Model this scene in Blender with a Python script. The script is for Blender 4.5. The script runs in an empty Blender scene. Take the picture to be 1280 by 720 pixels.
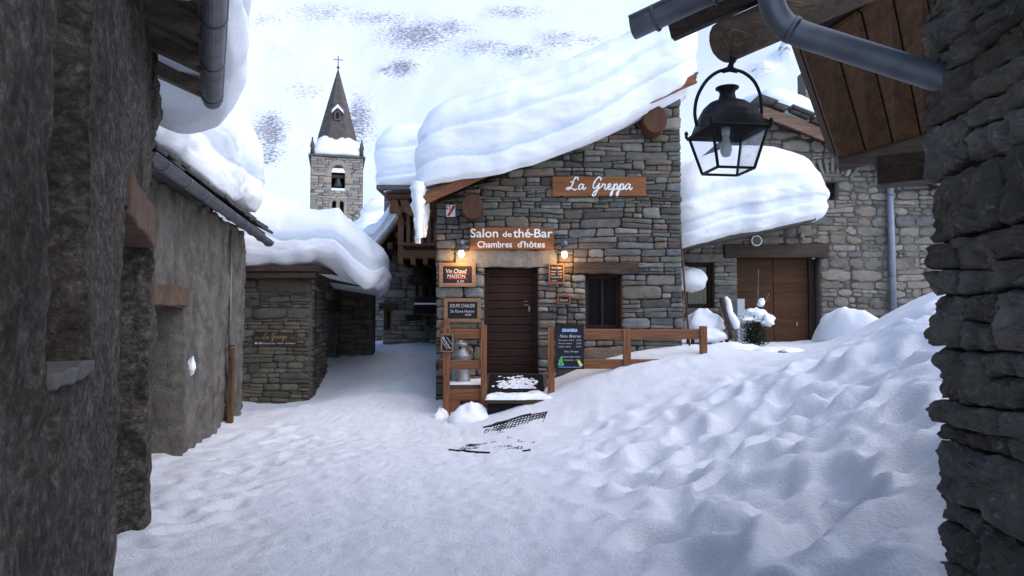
import bpy, math, random
import numpy as np
from mathutils import Vector, Matrix

C = bpy.context.scene.collection
RND = random.Random(11)
F = 889.0
PITCH = math.atan2(38.0, F)
CP, SP = math.cos(PITCH), math.sin(PITCH)
EYE = 1.6


def W(px, py, Y):
    """world point seen at photograph pixel (px, py) at distance Y along the ground"""
    u = (px - 640) / F
    v = (360 - py) / F
    d = (u, CP - v * SP, SP + v * CP)
    k = Y / d[1]
    return Vector((d[0] * k, Y, EYE + d[2] * k))


# ---------------------------------------------------------------- noise
def _hash(ix, iy, iz, seed):
    n = (ix * 374761393 + iy * 668265263 + iz * 2147483647 + seed * 974634777) & 0xFFFFFFFF
    n = ((n ^ (n >> 13)) * 1274126177) & 0xFFFFFFFF
    n = (n ^ (n >> 16)) & 0xFFFFFFFF
    n = (n * 2654435761) & 0xFFFFFFFF
    n = n ^ (n >> 15)
    return (n & 0xFFFFFF) / float(0xFFFFFF) * 2 - 1


def vnoise(P, seed=0):
    P = np.asarray(P, dtype=float)
    i = np.floor(P).astype(np.int64)
    f = P - i
    f = f * f * f * (f * (f * 6 - 15) + 10)
    r = 0
    for dx in (0, 1):
        wx = f[:, 0] if dx else 1 - f[:, 0]
        for dy in (0, 1):
            wy = f[:, 1] if dy else 1 - f[:, 1]
            for dz in (0, 1):
                wz = f[:, 2] if dz else 1 - f[:, 2]
                r = r + wx * wy * wz * _hash(i[:, 0] + dx, i[:, 1] + dy, i[:, 2] + dz, seed)
    return r


def fbm(P, octaves=4, seed=0, gain=.5):
    P = np.asarray(P, dtype=float)
    a, r = 1.0, 0
    for o in range(octaves):
        r = r + a * vnoise(P * (2.03 ** o) + o * 17.3, seed + o)
        a *= gain
    return r


def n1(x, seed=0):
    return float(vnoise(np.array([[x, seed * 3.17 + .5, .5]]), seed)[0])


# ---------------------------------------------------------------- mesh builder
WO = {}


class MB:
    def __init__(s):
        s.v, s.f, s.m = [], [], []

    def add(s, vs, fs, mi=0):
        o = len(s.v)
        s.v.extend([tuple(p) for p in vs])
        for q in fs:
            s.f.append(tuple(i + o for i in q))
            s.m.append(mi)

    def box(s, c, size, rot=None, mi=0, taper=1.0):
        hx, hy, hz = size[0] / 2, size[1] / 2, size[2] / 2
        vs = []
        for z in (-1, 1):
            t = taper if z > 0 else 1
            for x, y in ((-1, -1), (1, -1), (1, 1), (-1, 1)):
                p = Vector((x * hx * t, y * hy * t, z * hz))
                if rot is not None:
                    p = rot @ p
                vs.append(p + Vector(c))
        s.add(vs, [(0, 3, 2, 1), (4, 5, 6, 7), (0, 1, 5, 4), (1, 2, 6, 5), (2, 3, 7, 6), (3, 0, 4, 7)], mi)

    def beam(s, p0, p1, w, h, up=(0, 0, 1), mi=0, seg=1, wob=0.0):
        """box bar of width w (sideways) and height h (along up) from p0 to p1"""
        p0, p1 = Vector(p0), Vector(p1)
        d = (p1 - p0).normalized()
        up = Vector(up)
        sd = d.cross(up)
        if sd.length < 1e-4:
            sd = Vector((1, 0, 0))
        sd.normalize()
        u2 = sd.cross(d).normalized()
        vs = []
        for k in range(seg + 1):
            c = p0.lerp(p1, k / seg)
            for a, b in ((-1, -1), (1, -1), (1, 1), (-1, 1)):
                q = c + sd * (a * w / 2) + u2 * (b * h / 2)
                if wob:
                    q += Vector((RND.uniform(-wob, wob), RND.uniform(-wob, wob), RND.uniform(-wob, wob)))
                vs.append(q)
        fs = [(0, 3, 2, 1)]
        for k in range(seg):
            o = k * 4
            for a in range(4):
                b = (a + 1) % 4
                fs.append((o + a, o + b, o + 4 + b, o + 4 + a))
        o = seg * 4
        fs.append((o, o + 1, o + 2, o + 3))
        s.add(vs, fs, mi)

    def tube(s, pts, r, n=10, caps=True, mi=0, rough=0.0):
        pts = [Vector(p) for p in pts]
        m = len(pts)
        rs = r if isinstance(r, (list, tuple)) else [r] * m
        ref = None
        vs, fs = [], []
        for k in range(m):
            t = (pts[min(k + 1, m - 1)] - pts[max(k - 1, 0)]).normalized()
            if ref is None:
                ref = Vector((0, 0, 1)) if abs(t.z) < .9 else Vector((1, 0, 0))
            a = t.cross(ref).normalized()
            b = a.cross(t).normalized()
            ref = b
            for j in range(n):
                th = 2 * math.pi * j / n
                rr = rs[k] * (1 + (RND.uniform(-rough, rough) if rough else 0))
                vs.append(pts[k] + a * (math.cos(th) * rr) + b * (math.sin(th) * rr))
        for k in range(m - 1):
            for j in range(n):
                j2 = (j + 1) % n
                fs.append((k * n + j, k * n + j2, (k + 1) * n + j2, (k + 1) * n + j))
        if caps:
            fs.append(tuple(range(n - 1, -1, -1)))
            fs.append(tuple((m - 1) * n + j for j in range(n)))
        s.add(vs, fs, mi)

    def lathe(s, prof, c, n=20, mi=0, rot=None):
        c = Vector(c)
        vs, fs = [], []
        for r, z in prof:
            for j in range(n):
                th = 2 * math.pi * j / n
                p = Vector((r * math.cos(th), r * math.sin(th), z))
                if rot is not None:
                    p = rot @ p
                vs.append(c + p)
        m = len(prof)
        for k in range(m - 1):
            for j in range(n):
                j2 = (j + 1) % n
                fs.append((k * n + j, k * n + j2, (k + 1) * n + j2, (k + 1) * n + j))
        if prof[0][0] > 1e-5:
            fs.append(tuple(range(n - 1, -1, -1)))
        if prof[-1][0] > 1e-5:
            fs.append(tuple((m - 1) * n + j for j in range(n)))
        s.add(vs, fs, mi)

    def prism(s, poly, d, mi=0):
        """closed polygon (3-D points) extruded by vector d"""
        n = len(poly)
        d = Vector(d)
        vs = [Vector(p) for p in poly] + [Vector(p) + d for p in poly]
        fs = [tuple(range(n - 1, -1, -1)), tuple(range(n, 2 * n))]
        for i in range(n):
            j = (i + 1) % n
            fs.append((i, j, n + j, n + i))
        s.add(vs, fs, mi)

    def build(s, name, mats, parent=None, smooth=False, bevel=0.0, attrs=None, origin=None):
        V = np.array(s.v, dtype=float)
        lo, hi = V.min(0), V.max(0)
        c = np.array([(lo[0] + hi[0]) / 2, (lo[1] + hi[1]) / 2, lo[2]]) if origin is None else np.array(origin)
        me = bpy.data.meshes.new(name)
        me.from_pydata((V - c).tolist(), [], s.f)
        if not isinstance(mats, (list, tuple)):
            mats = [mats]
        for m in mats:
            me.materials.append(m)
        if len(mats) > 1:
            me.polygons.foreach_set('material_index', s.m)
        if smooth:
            me.polygons.foreach_set('use_smooth', [True] * len(me.polygons))
        for k, vals in (attrs or {}).items():
            a = me.attributes.new(k, 'FLOAT', 'POINT')
            a.data.foreach_set('value', np.asarray(vals, dtype=np.float32))
        me.validate()
        me.update()
        o = bpy.data.objects.new(name, me)
        C.objects.link(o)
        WO[o.name] = Vector(c)
        if parent is not None:
            o.parent = parent
            o.location = Vector(c) - WO[parent.name]
        else:
            o.location = Vector(c)
        if bevel:
            b = o.modifiers.new('edge', 'BEVEL')
            b.width = bevel
            b.segments = 2
            b.limit_method = 'ANGLE'
            b.angle_limit = math.radians(40)
        return o


def tag(o, label=None, cat=None, group=None, kind=None):
    if label:
        o['label'] = label
    if cat:
        o['category'] = cat
    if group:
        o['group'] = group
    if kind:
        o['kind'] = kind
    return o


def thing(name, label, cat, loc, group=None):
    o = bpy.data.objects.new(name, None)
    o.empty_display_size = .2
    C.objects.link(o)
    o.location = Vector(loc)
    WO[o.name] = Vector(loc)
    return tag(o, label, cat, group)


# ---------------------------------------------------------------- materials
def new_mat(name):
    m = bpy.data.materials.new(name)
    m.use_nodes = True
    nt = m.node_tree
    b = nt.nodes['Principled BSDF']
    return m, nt, b


def N(nt, typ, **kw):
    n = nt.nodes.new(typ)
    for k, v in kw.items():
        setattr(n, k, v)
    return n


def coords(nt, scale=(1, 1, 1), rot=(0, 0, 0)):
    t = N(nt, 'ShaderNodeTexCoord')
    mp = N(nt, 'ShaderNodeMapping')
    mp.inputs['Scale'].default_value = scale
    mp.inputs['Rotation'].default_value = rot
    nt.links.new(t.outputs['Object'], mp.inputs['Vector'])
    return mp.outputs['Vector']


def noise_node(nt, vec, scale, detail=6, rough=.6, dist=0.0):
    n = N(nt, 'ShaderNodeTexNoise')
    n.inputs['Scale'].default_value = scale
    n.inputs['Detail'].default_value = detail
    n.inputs['Roughness'].default_value = rough
    n.inputs['Distortion'].default_value = dist
    nt.links.new(vec, n.inputs['Vector'])
    return n.outputs['Fac']


def ramp(nt, fac, stops, interp='LINEAR'):
    r = N(nt, 'ShaderNodeValToRGB')
    r.color_ramp.interpolation = interp
    els = r.color_ramp.elements
    while len(els) < len(stops):
        els.new(.5)
    for e, (p, c) in zip(els, stops):
        e.position = p
        e.color = (c[0], c[1], c[2], 1)
    nt.links.new(fac, r.inputs['Fac'])
    return r.outputs['Color']


def mix(nt, fac, a, b, mode='MIX'):
    n = N(nt, 'ShaderNodeMix', data_type='RGBA', blend_type=mode)
    for val, sock in ((fac, n.inputs[0]), (a, n.inputs[6]), (b, n.inputs[7])):
        if hasattr(val, 'is_output'):
            nt.links.new(val, sock)
        elif isinstance(val, (int, float)):
            sock.default_value = val
        else:
            sock.default_value = (val[0], val[1], val[2], 1)
    return n.outputs[2]


def bump(nt, b, h, strength=.5, dist=.02, prev=None):
    n = N(nt, 'ShaderNodeBump')
    n.inputs['Strength'].default_value = strength
    n.inputs['Distance'].default_value = dist
    nt.links.new(h, n.inputs['Height'])
    if prev is not None:
        nt.links.new(prev, n.inputs['Normal'])
    nt.links.new(n.outputs['Normal'], b.inputs['Normal'])
    return n.outputs['Normal']


def simple(name, col, rough=.6, metal=0.0, spec=.3):
    m, nt, b = new_mat(name)
    b.inputs['Base Color'].default_value = (*col, 1)
    b.inputs['Roughness'].default_value = rough
    b.inputs['Metallic'].default_value = metal
    b.inputs['Specular IOR Level'].default_value = spec
    return m


def mottled(name, stops, scale=6, rough=.8, bscale=40, bstr=.5, bdist=.01, stretch=(1, 1, 1), metal=0.0, spec=.2, detail=8):
    m, nt, b = new_mat(name)
    v = coords(nt, stretch)
    f = noise_node(nt, v, scale, detail, .62, .4)
    nt.links.new(ramp(nt, f, stops), b.inputs['Base Color'])
    b.inputs['Roughness'].default_value = rough
    b.inputs['Metallic'].default_value = metal
    b.inputs['Specular IOR Level'].default_value = spec
    if bstr:
        bump(nt, b, noise_node(nt, v, bscale, 6, .6), bstr, bdist)
    return m


def stone_mat(name, palette, mott=.55, bscale=22, bdist=.02, strata=(2, 2, 9)):
    m, nt, b = new_mat(name)
    g = N(nt, 'ShaderNodeNewGeometry')
    n = len(palette)
    col = ramp(nt, g.outputs['Random Per Island'], [(i / n, c) for i, c in enumerate(palette)], 'CONSTANT')
    v = coords(nt)
    # every stone its own patch of the noise
    add = N(nt, 'ShaderNodeVectorMath', operation='MULTIPLY_ADD')
    nt.links.new(g.outputs['Random Per Island'], add.inputs[0])
    add.inputs[1].default_value = (37, 91, 53)
    nt.links.new(v, add.inputs[2])
    v = add.outputs[0]
    f = noise_node(nt, v, 7, 8, .65, .5)
    dark = ramp(nt, f, [(.25, (.35, .35, .37)), (.5, (.85, .85, .85)), (.75, (1.45, 1.42, 1.38))])
    col = mix(nt, mott, col, dark, 'MULTIPLY')
    mp = N(nt, 'ShaderNodeMapping')
    mp.inputs['Scale'].default_value = strata
    nt.links.new(v, mp.inputs['Vector'])
    st = noise_node(nt, mp.outputs['Vector'], 3.5, 5, .6, .8)
    col = mix(nt, .35, col, ramp(nt, st, [(.35, (.6, .58, .58)), (.62, (1.25, 1.22, 1.18))]), 'MULTIPLY')
    lich = noise_node(nt, v, 34, 3, .5)
    lm = ramp(nt, lich, [(.62, (0, 0, 0)), (.72, (1, 1, 1))])
    col = mix(nt, mix(nt, .4, (0, 0, 0), lm), col, (.34, .35, .33))
    nt.links.new(col, b.inputs['Base Color'])
    b.inputs['Roughness'].default_value = .85
    b.inputs['Specular IOR Level'].default_value = .25
    h = mix(nt, .5, noise_node(nt, v, bscale, 8, .7), st)
    bump(nt, b, h, .8, bdist)
    return m


def wood_mat(name, c_dark, c_light, axis='x', scale=1.0, rough=.65, bstr=.4):
    m, nt, b = new_mat(name)
    s = {'x': (.6, 9, 9), 'y': (9, .6, 9), 'z': (9, 9, .6)}[axis]
    v = coords(nt, tuple(k * scale for k in s))
    oi = N(nt, 'ShaderNodeObjectInfo')
    g = N(nt, 'ShaderNodeNewGeometry')
    add = N(nt, 'ShaderNodeVectorMath', operation='MULTIPLY_ADD')
    nt.links.new(g.outputs['Random Per Island'], add.inputs[0])
    add.inputs[1].default_value = (19, 31, 43)
    nt.links.new(v, add.inputs[2])
    f = noise_node(nt, add.outputs[0], 2.2, 7, .6, 1.2)
    fine = noise_node(nt, add.outputs[0], 9, 4, .6)
    c = ramp(nt, f, [(.3, c_dark), (.7, c_light)])
    c = mix(nt, .4, c, ramp(nt, fine, [(.3, (.5, .48, .45)), (.7, (1.3, 1.28, 1.25))]), 'MULTIPLY')
    isl = ramp(nt, g.outputs['Random Per Island'], [(0, (.75, .73, .72)), (1, (1.2, 1.18, 1.15))])
    c = mix(nt, .7, c, isl, 'MULTIPLY')
    nt.links.new(c, b.inputs['Base Color'])
    b.inputs['Roughness'].default_value = rough
    b.inputs['Specular IOR Level'].default_value = .25
    bump(nt, b, fine, bstr, .006)
    return m


def snow_mat(name, tint=(.88, .89, .91), grain=1.0, packed=False, layered=False):
    m, nt, b = new_mat(name)
    v = coords(nt)
    f = noise_node(nt, v, 1.3, 6, .6)
    lo = tuple(c * (.9 if packed else .965) for c in tint)
    col = ramp(nt, f, [(.35, lo), (.65, tint)])
    if packed:
        sp = noise_node(nt, v, 30, 4, .7)
        col = mix(nt, ramp(nt, sp, [(.64, (0, 0, 0)), (.8, (.35, .35, .35))]), col, (.5, .49, .5))
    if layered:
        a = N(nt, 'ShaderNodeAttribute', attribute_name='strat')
        lay = ramp(nt, a.outputs['Fac'], [(0, (.64, .71, .79)), (.35, (.77, .815, .87)), (.6, tint), (1, tint)])  # bluish stops carry icy layers and painted groove shade
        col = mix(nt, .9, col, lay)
    nt.links.new(col, b.inputs['Base Color'])
    b.inputs['Roughness'].default_value = .7
    b.inputs['Specular IOR Level'].default_value = .25
    p = bump(nt, b, noise_node(nt, v, 9, 5, .6), .35 * grain, .03)
    bump(nt, b, noise_node(nt, v, 70, 4, .65), .45 * grain, .008, p)
    return m


GREPPA_PAL = [(0.133, 0.125, 0.112), (0.185, 0.172, 0.15), (0.103, 0.096, 0.086), (0.163, 0.142, 0.112), (0.215, 0.202, 0.176), (0.125, 0.101, 0.077), (0.15, 0.146, 0.125), (0.189, 0.15, 0.116), (0.116, 0.112, 0.107), (0.249, 0.232, 0.202), (0.15, 0.146, 0.146), (0.133, 0.12, 0.09), (0.086, 0.077, 0.069), (0.172, 0.129, 0.095), (0.172, 0.176, 0.176)]
mat = {}
mat['greppa'] = stone_mat('facade_stone', GREPPA_PAL)
mat['rubble'] = stone_mat('rubble_stone', [(.19, .172, .145), (.25, .225, .185), (.165, .152, .135), (.28, .25, .21), (.18, .16, .125), (.21, .195, .165), (.15, .142, .135), (.23, .19, .15)])
mat['old'] = stone_mat('mossy_stone', [(.115, .098, .072), (.15, .128, .092), (.09, .076, .058), (.13, .11, .08), (.165, .14, .10)])
mat['pier'] = stone_mat('pier_stone', [(.13, .112, .094), (.09, .076, .062), (.165, .145, .124), (.105, .088, .07), (.14, .124, .10)], bscale=26, bdist=.018, mott=.75, strata=(1.5, 1.5, 5))
mat['tower'] = stone_mat('tower_stone', [(.30, .27, .22), (.36, .32, .27), (.27, .255, .23), (.33, .30, .26), (.40, .36, .30), (.29, .28, .27)], bscale=4, bdist=.04)
mat['mortar'] = mottled('mortar', [(.3, (.06, .056, .052)), (.7, (.12, .113, .105))], 9, .9, 50, .6)
mat['mortar_dark'] = mottled('dark_joint', [(.3, (.028, .025, .022)), (.7, (.068, .060, .052))], 9, .9, 50, .6)
mat['mortar_pale'] = mottled('pale_mortar', [(.3, (.085, .076, .064)), (.7, (.155, .138, .115))], 9, .9, 40, .7)


def plaster(name, lo, hi, lumps=1.0):
    m, nt, b = new_mat(name)
    v = coords(nt)
    vs = coords(nt, (1.3, 1.3, .22))
    f = noise_node(nt, v, 3.0, 9, .68, .6)
    col = ramp(nt, f, [(.3, lo), (.68, hi)])
    streak = noise_node(nt, vs, 3.2, 6, .62, .3)
    col = mix(nt, .55, col, ramp(nt, streak, [(.3, (.45, .44, .43)), (.68, (1.3, 1.29, 1.28))]), 'MULTIPLY')
    pits = noise_node(nt, v, 42, 5, .65)
    col = mix(nt, ramp(nt, pits, [(.3, (.8, .8, .8)), (.42, (0, 0, 0))]), col, tuple(c * .35 for c in lo))
    nt.links.new(col, b.inputs['Base Color'])
    b.inputs['Roughness'].default_value = .9
    b.inputs['Specular IOR Level'].default_value = .15
    p = bump(nt, b, noise_node(nt, v, 11, 8, .7), .8 * lumps, .05)
    bump(nt, b, pits, .7, .012, p)
    return m


def roughcast(name):
    m, nt, b = new_mat(name)
    v = coords(nt)
    vs = coords(nt, (1, 1, 1.35))
    big = noise_node(nt, v, 1.7, 8, .62, .5)
    mid = noise_node(nt, vs, 17, 10, .76, .35)
    col = ramp(nt, mid, [(.36, (.034, .027, .022)), (.52, (.088, .075, .064)), (.66, (.205, .188, .17))])
    col = mix(nt, .85, col, ramp(nt, big, [(.32, (.35, .33, .31)), (.55, (1, .98, .96)), (.72, (1.5, 1.5, 1.5))]), 'MULTIPLY')
    pit = noise_node(nt, v, 55, 5, .7)
    col = mix(nt, ramp(nt, pit, [(.32, (.75, .75, .75)), (.42, (0, 0, 0))]), col, (.02, .018, .016))
    nt.links.new(col, b.inputs['Base Color'])
    b.inputs['Roughness'].default_value = .92
    b.inputs['Specular IOR Level'].default_value = .12
    p = bump(nt, b, mid, 1.0, .022)
    bump(nt, b, pit, .8, .012, p)
    return m


mat['plaster1'] = roughcast('grey_roughcast')
mat['plaster2'] = plaster('lime_render', (.085, .073, .06), (.225, .203, .178), 1.3)
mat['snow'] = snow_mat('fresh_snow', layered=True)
mat['snow_plain'] = snow_mat('loose_snow')
mat['snow_path'] = snow_mat('trodden_snow', (.86, .87, .90), 1.3, packed=True)
mat['wood'] = wood_mat('larch_wood', (.13, .05, .022), (.29, .125, .058), 'x')
mat['wood_y'] = wood_mat('larch_wood_deep', (.12, .048, .021), (.27, .115, .052), 'y')
mat['wood_z'] = wood_mat('larch_wood_post', (.14, .054, .024), (.31, .135, .062), 'z')
mat['balcony_wood'] = wood_mat('balcony_wood', (.085, .038, .019), (.21, .095, .046), 'x')
mat['balcony_wood_y'] = wood_mat('balcony_wood_deep', (.085, .038, .019), (.21, .095, .046), 'y')
mat['balcony_wood_z'] = wood_mat('balcony_wood_post', (.085, .038, .019), (.21, .095, .046), 'z')
mat['sign_wood'] = wood_mat('sign_wood', (.17, .065, .022), (.30, .125, .045), 'x', .8)
mat['old_wood'] = wood_mat('grey_wood', (.06, .045, .035), (.16, .125, .10), 'x')
mat['old_wood_y'] = wood_mat('grey_wood_deep', (.06, .045, .035), (.15, .115, .09), 'y')
mat['dark_wood'] = wood_mat('dark_wood', (.025, .016, .011), (.075, .045, .03), 'z')
mat['dark_wood_x'] = wood_mat('dark_beam', (.03, .02, .014), (.085, .055, .038), 'x')
mat['door_wood'] = wood_mat('door_wood', (.016, .006, .0035), (.042, .015, .0085), 'x')
mat['plank'] = wood_mat('soffit_plank', (.065, .032, .015), (.15, .075, .036), 'z', .8)
mat['log_end'] = wood_mat('log_end', (.05, .022, .011), (.115, .05, .024), 'z', 1.3)
mat['board'] = simple('chalkboard', (.010, .011, .016), .7)
mat['frame_wood'] = wood_mat('frame_wood', (.20, .12, .07), (.32, .2, .125), 'x')
mat['chalk'] = simple('chalk', (.58, .58, .575), .9)
mat['chalk_red'] = simple('red_chalk', (.5, .06, .07), .9)
mat['chalk_green'] = simple('green_chalk', (.10, .42, .12), .9)
mat['chalk_yellow'] = simple('yellow_chalk', (.75, .6, .15), .9)
mat['chalk_blue'] = simple('blue_chalk', (.22, .36, .75), .9)
mat['white_paint'] = simple('white_paint', (.82, .81, .78), .5)
mat['red_paint'] = simple('red_paint', (.5, .03, .04), .5)
mat['gold'] = simple('gold_paint', (.26, .2, .10), .6)
mat['zinc'] = mottled('zinc', [(.3, (.11, .115, .13)), (.7, (.20, .21, .23))], 4, .5, 30, .15, .004, metal=.75, spec=.5)
mat['zinc_dark'] = mottled('weathered_zinc', [(.3, (.12, .125, .14)), (.7, (.22, .23, .25))], 5, .5, 30, .2, .004, metal=.6, spec=.5)
mat['aluminium'] = mottled('milk_can_metal', [(.3, (.19, .19, .195)), (.7, (.33, .33, .335))], 8, .5, 30, .2, .003, metal=.7, spec=.5)
mat['iron'] = mottled('black_iron', [(.3, (.006, .006, .007)), (.7, (.015, .014, .014))], 14, .55, 60, .3, .002, spec=.25)
mat['rust'] = mottled('rusty_iron', [(.3, (.05, .025, .015)), (.7, (.12, .06, .035))], 10, .8, 60, .5, .003)
mat['rubber'] = mottled('black_rubber', [(.3, (.008, .008, .009)), (.7, (.02, .02, .021))], 14, .75, 60, .3, .003)
mat['slate'] = mottled('slate', [(.3, (.06, .058, .056)), (.7, (.14, .13, .12))], 5, .8, 30, .6, .01)
mat['spire_slate'] = mottled('spire_slate', [(.3, (.06, .052, .05)), (.7, (.135, .115, .105))], 1.5, .8, 6, .6, .05, (1, 1, 2))
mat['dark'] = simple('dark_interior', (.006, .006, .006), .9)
mat['glass_dark'] = simple('dark_window_glass', (.012, .013, .016), .06, spec=.6)
mat['glass_blue'] = simple('shop_window_glass', (.05, .075, .12), .08, spec=.7)
mat['bronze'] = simple('bell_bronze', (.07, .075, .055), .5, .6)
mat['limestone'] = mottled('dressed_limestone', [(.3, (.26, .22, .165)), (.7, (.40, .34, .26))], 2, .85, 20, .4, .02)
mat['grey_paint'] = mottled('pale_grey_paint', [(.3, (.40, .42, .45)), (.7, (.5, .52, .54))], 6, .6, 30, .1, .003)
mat['needle'] = mottled('conifer_green', [(.3, (.020, .035, .016)), (.7, (.06, .085, .035))], 20, .7, 40, .2)
mat['bark'] = mottled('twig_bark', [(.3, (.06, .045, .03)), (.7, (.15, .115, .075))], 14, .85, 60, .5)
mat['bulb_glass'] = simple('frosted_bulb', (.75, .75, .74), .25, spec=.5)
mat['terracotta'] = mottled('brown_stone', [(.3, (.065, .038, .024)), (.7, (.145, .09, .062))], 7, .85, 30, .8, .02)


def emit(name, col, strength):
    m, nt, b = new_mat(name)
    b.inputs['Base Color'].default_value = (*col, 1)
    b.inputs['Emission Color'].default_value = (*col, 1)
    b.inputs['Emission Strength'].default_value = strength
    return m


mat['bulb_lit'] = emit('lit_bulb', (1.0, .62, .28), 14)


def thin_glass(name, fac, col=(.8, .82, .85)):
    m, nt, b = new_mat(name)
    nt.nodes.remove(b)
    out = nt.nodes['Material Output']
    tr = N(nt, 'ShaderNodeBsdfTransparent')
    tr.inputs['Color'].default_value = (.95, .96, .97, 1)
    gl = N(nt, 'ShaderNodeBsdfGlossy')
    gl.inputs['Roughness'].default_value = .05
    df = N(nt, 'ShaderNodeBsdfTranslucent')
    df.inputs['Color'].default_value = (*col, 1)
    lw = N(nt, 'ShaderNodeLayerWeight')
    lw.inputs['Blend'].default_value = .5
    pw_ = N(nt, 'ShaderNodeMath', operation='POWER')
    nt.links.new(lw.outputs['Facing'], pw_.inputs[0])
    pw_.inputs[1].default_value = 4
    ml_ = N(nt, 'ShaderNodeMath', operation='MULTIPLY_ADD')
    nt.links.new(pw_.outputs[0], ml_.inputs[0])
    ml_.inputs[1].default_value = .4
    ml_.inputs[2].default_value = .03
    m1 = N(nt, 'ShaderNodeMixShader')
    nt.links.new(ml_.outputs[0], m1.inputs[0])
    nt.links.new(tr.outputs[0], m1.inputs[1])
    nt.links.new(gl.outputs[0], m1.inputs[2])
    v = coords(nt)
    f = noise_node(nt, v, 14, 4, .6)
    r = ramp(nt, f, [(.3, (fac * .6,) * 3), (.7, (min(1, fac * 1.4),) * 3)])
    m2 = N(nt, 'ShaderNodeMixShader')
    nt.links.new(r, m2.inputs[0])
    nt.links.new(m1.outputs[0], m2.inputs[1])
    nt.links.new(df.outputs[0], m2.inputs[2])
    nt.links.new(m2.outputs[0], out.inputs['Surface'])
    return m


mat['pane'] = thin_glass('lantern_glass', .06)
mat['pane_dull'] = thin_glass('dull_lantern_glass', .5, (.6, .63, .66))


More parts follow.
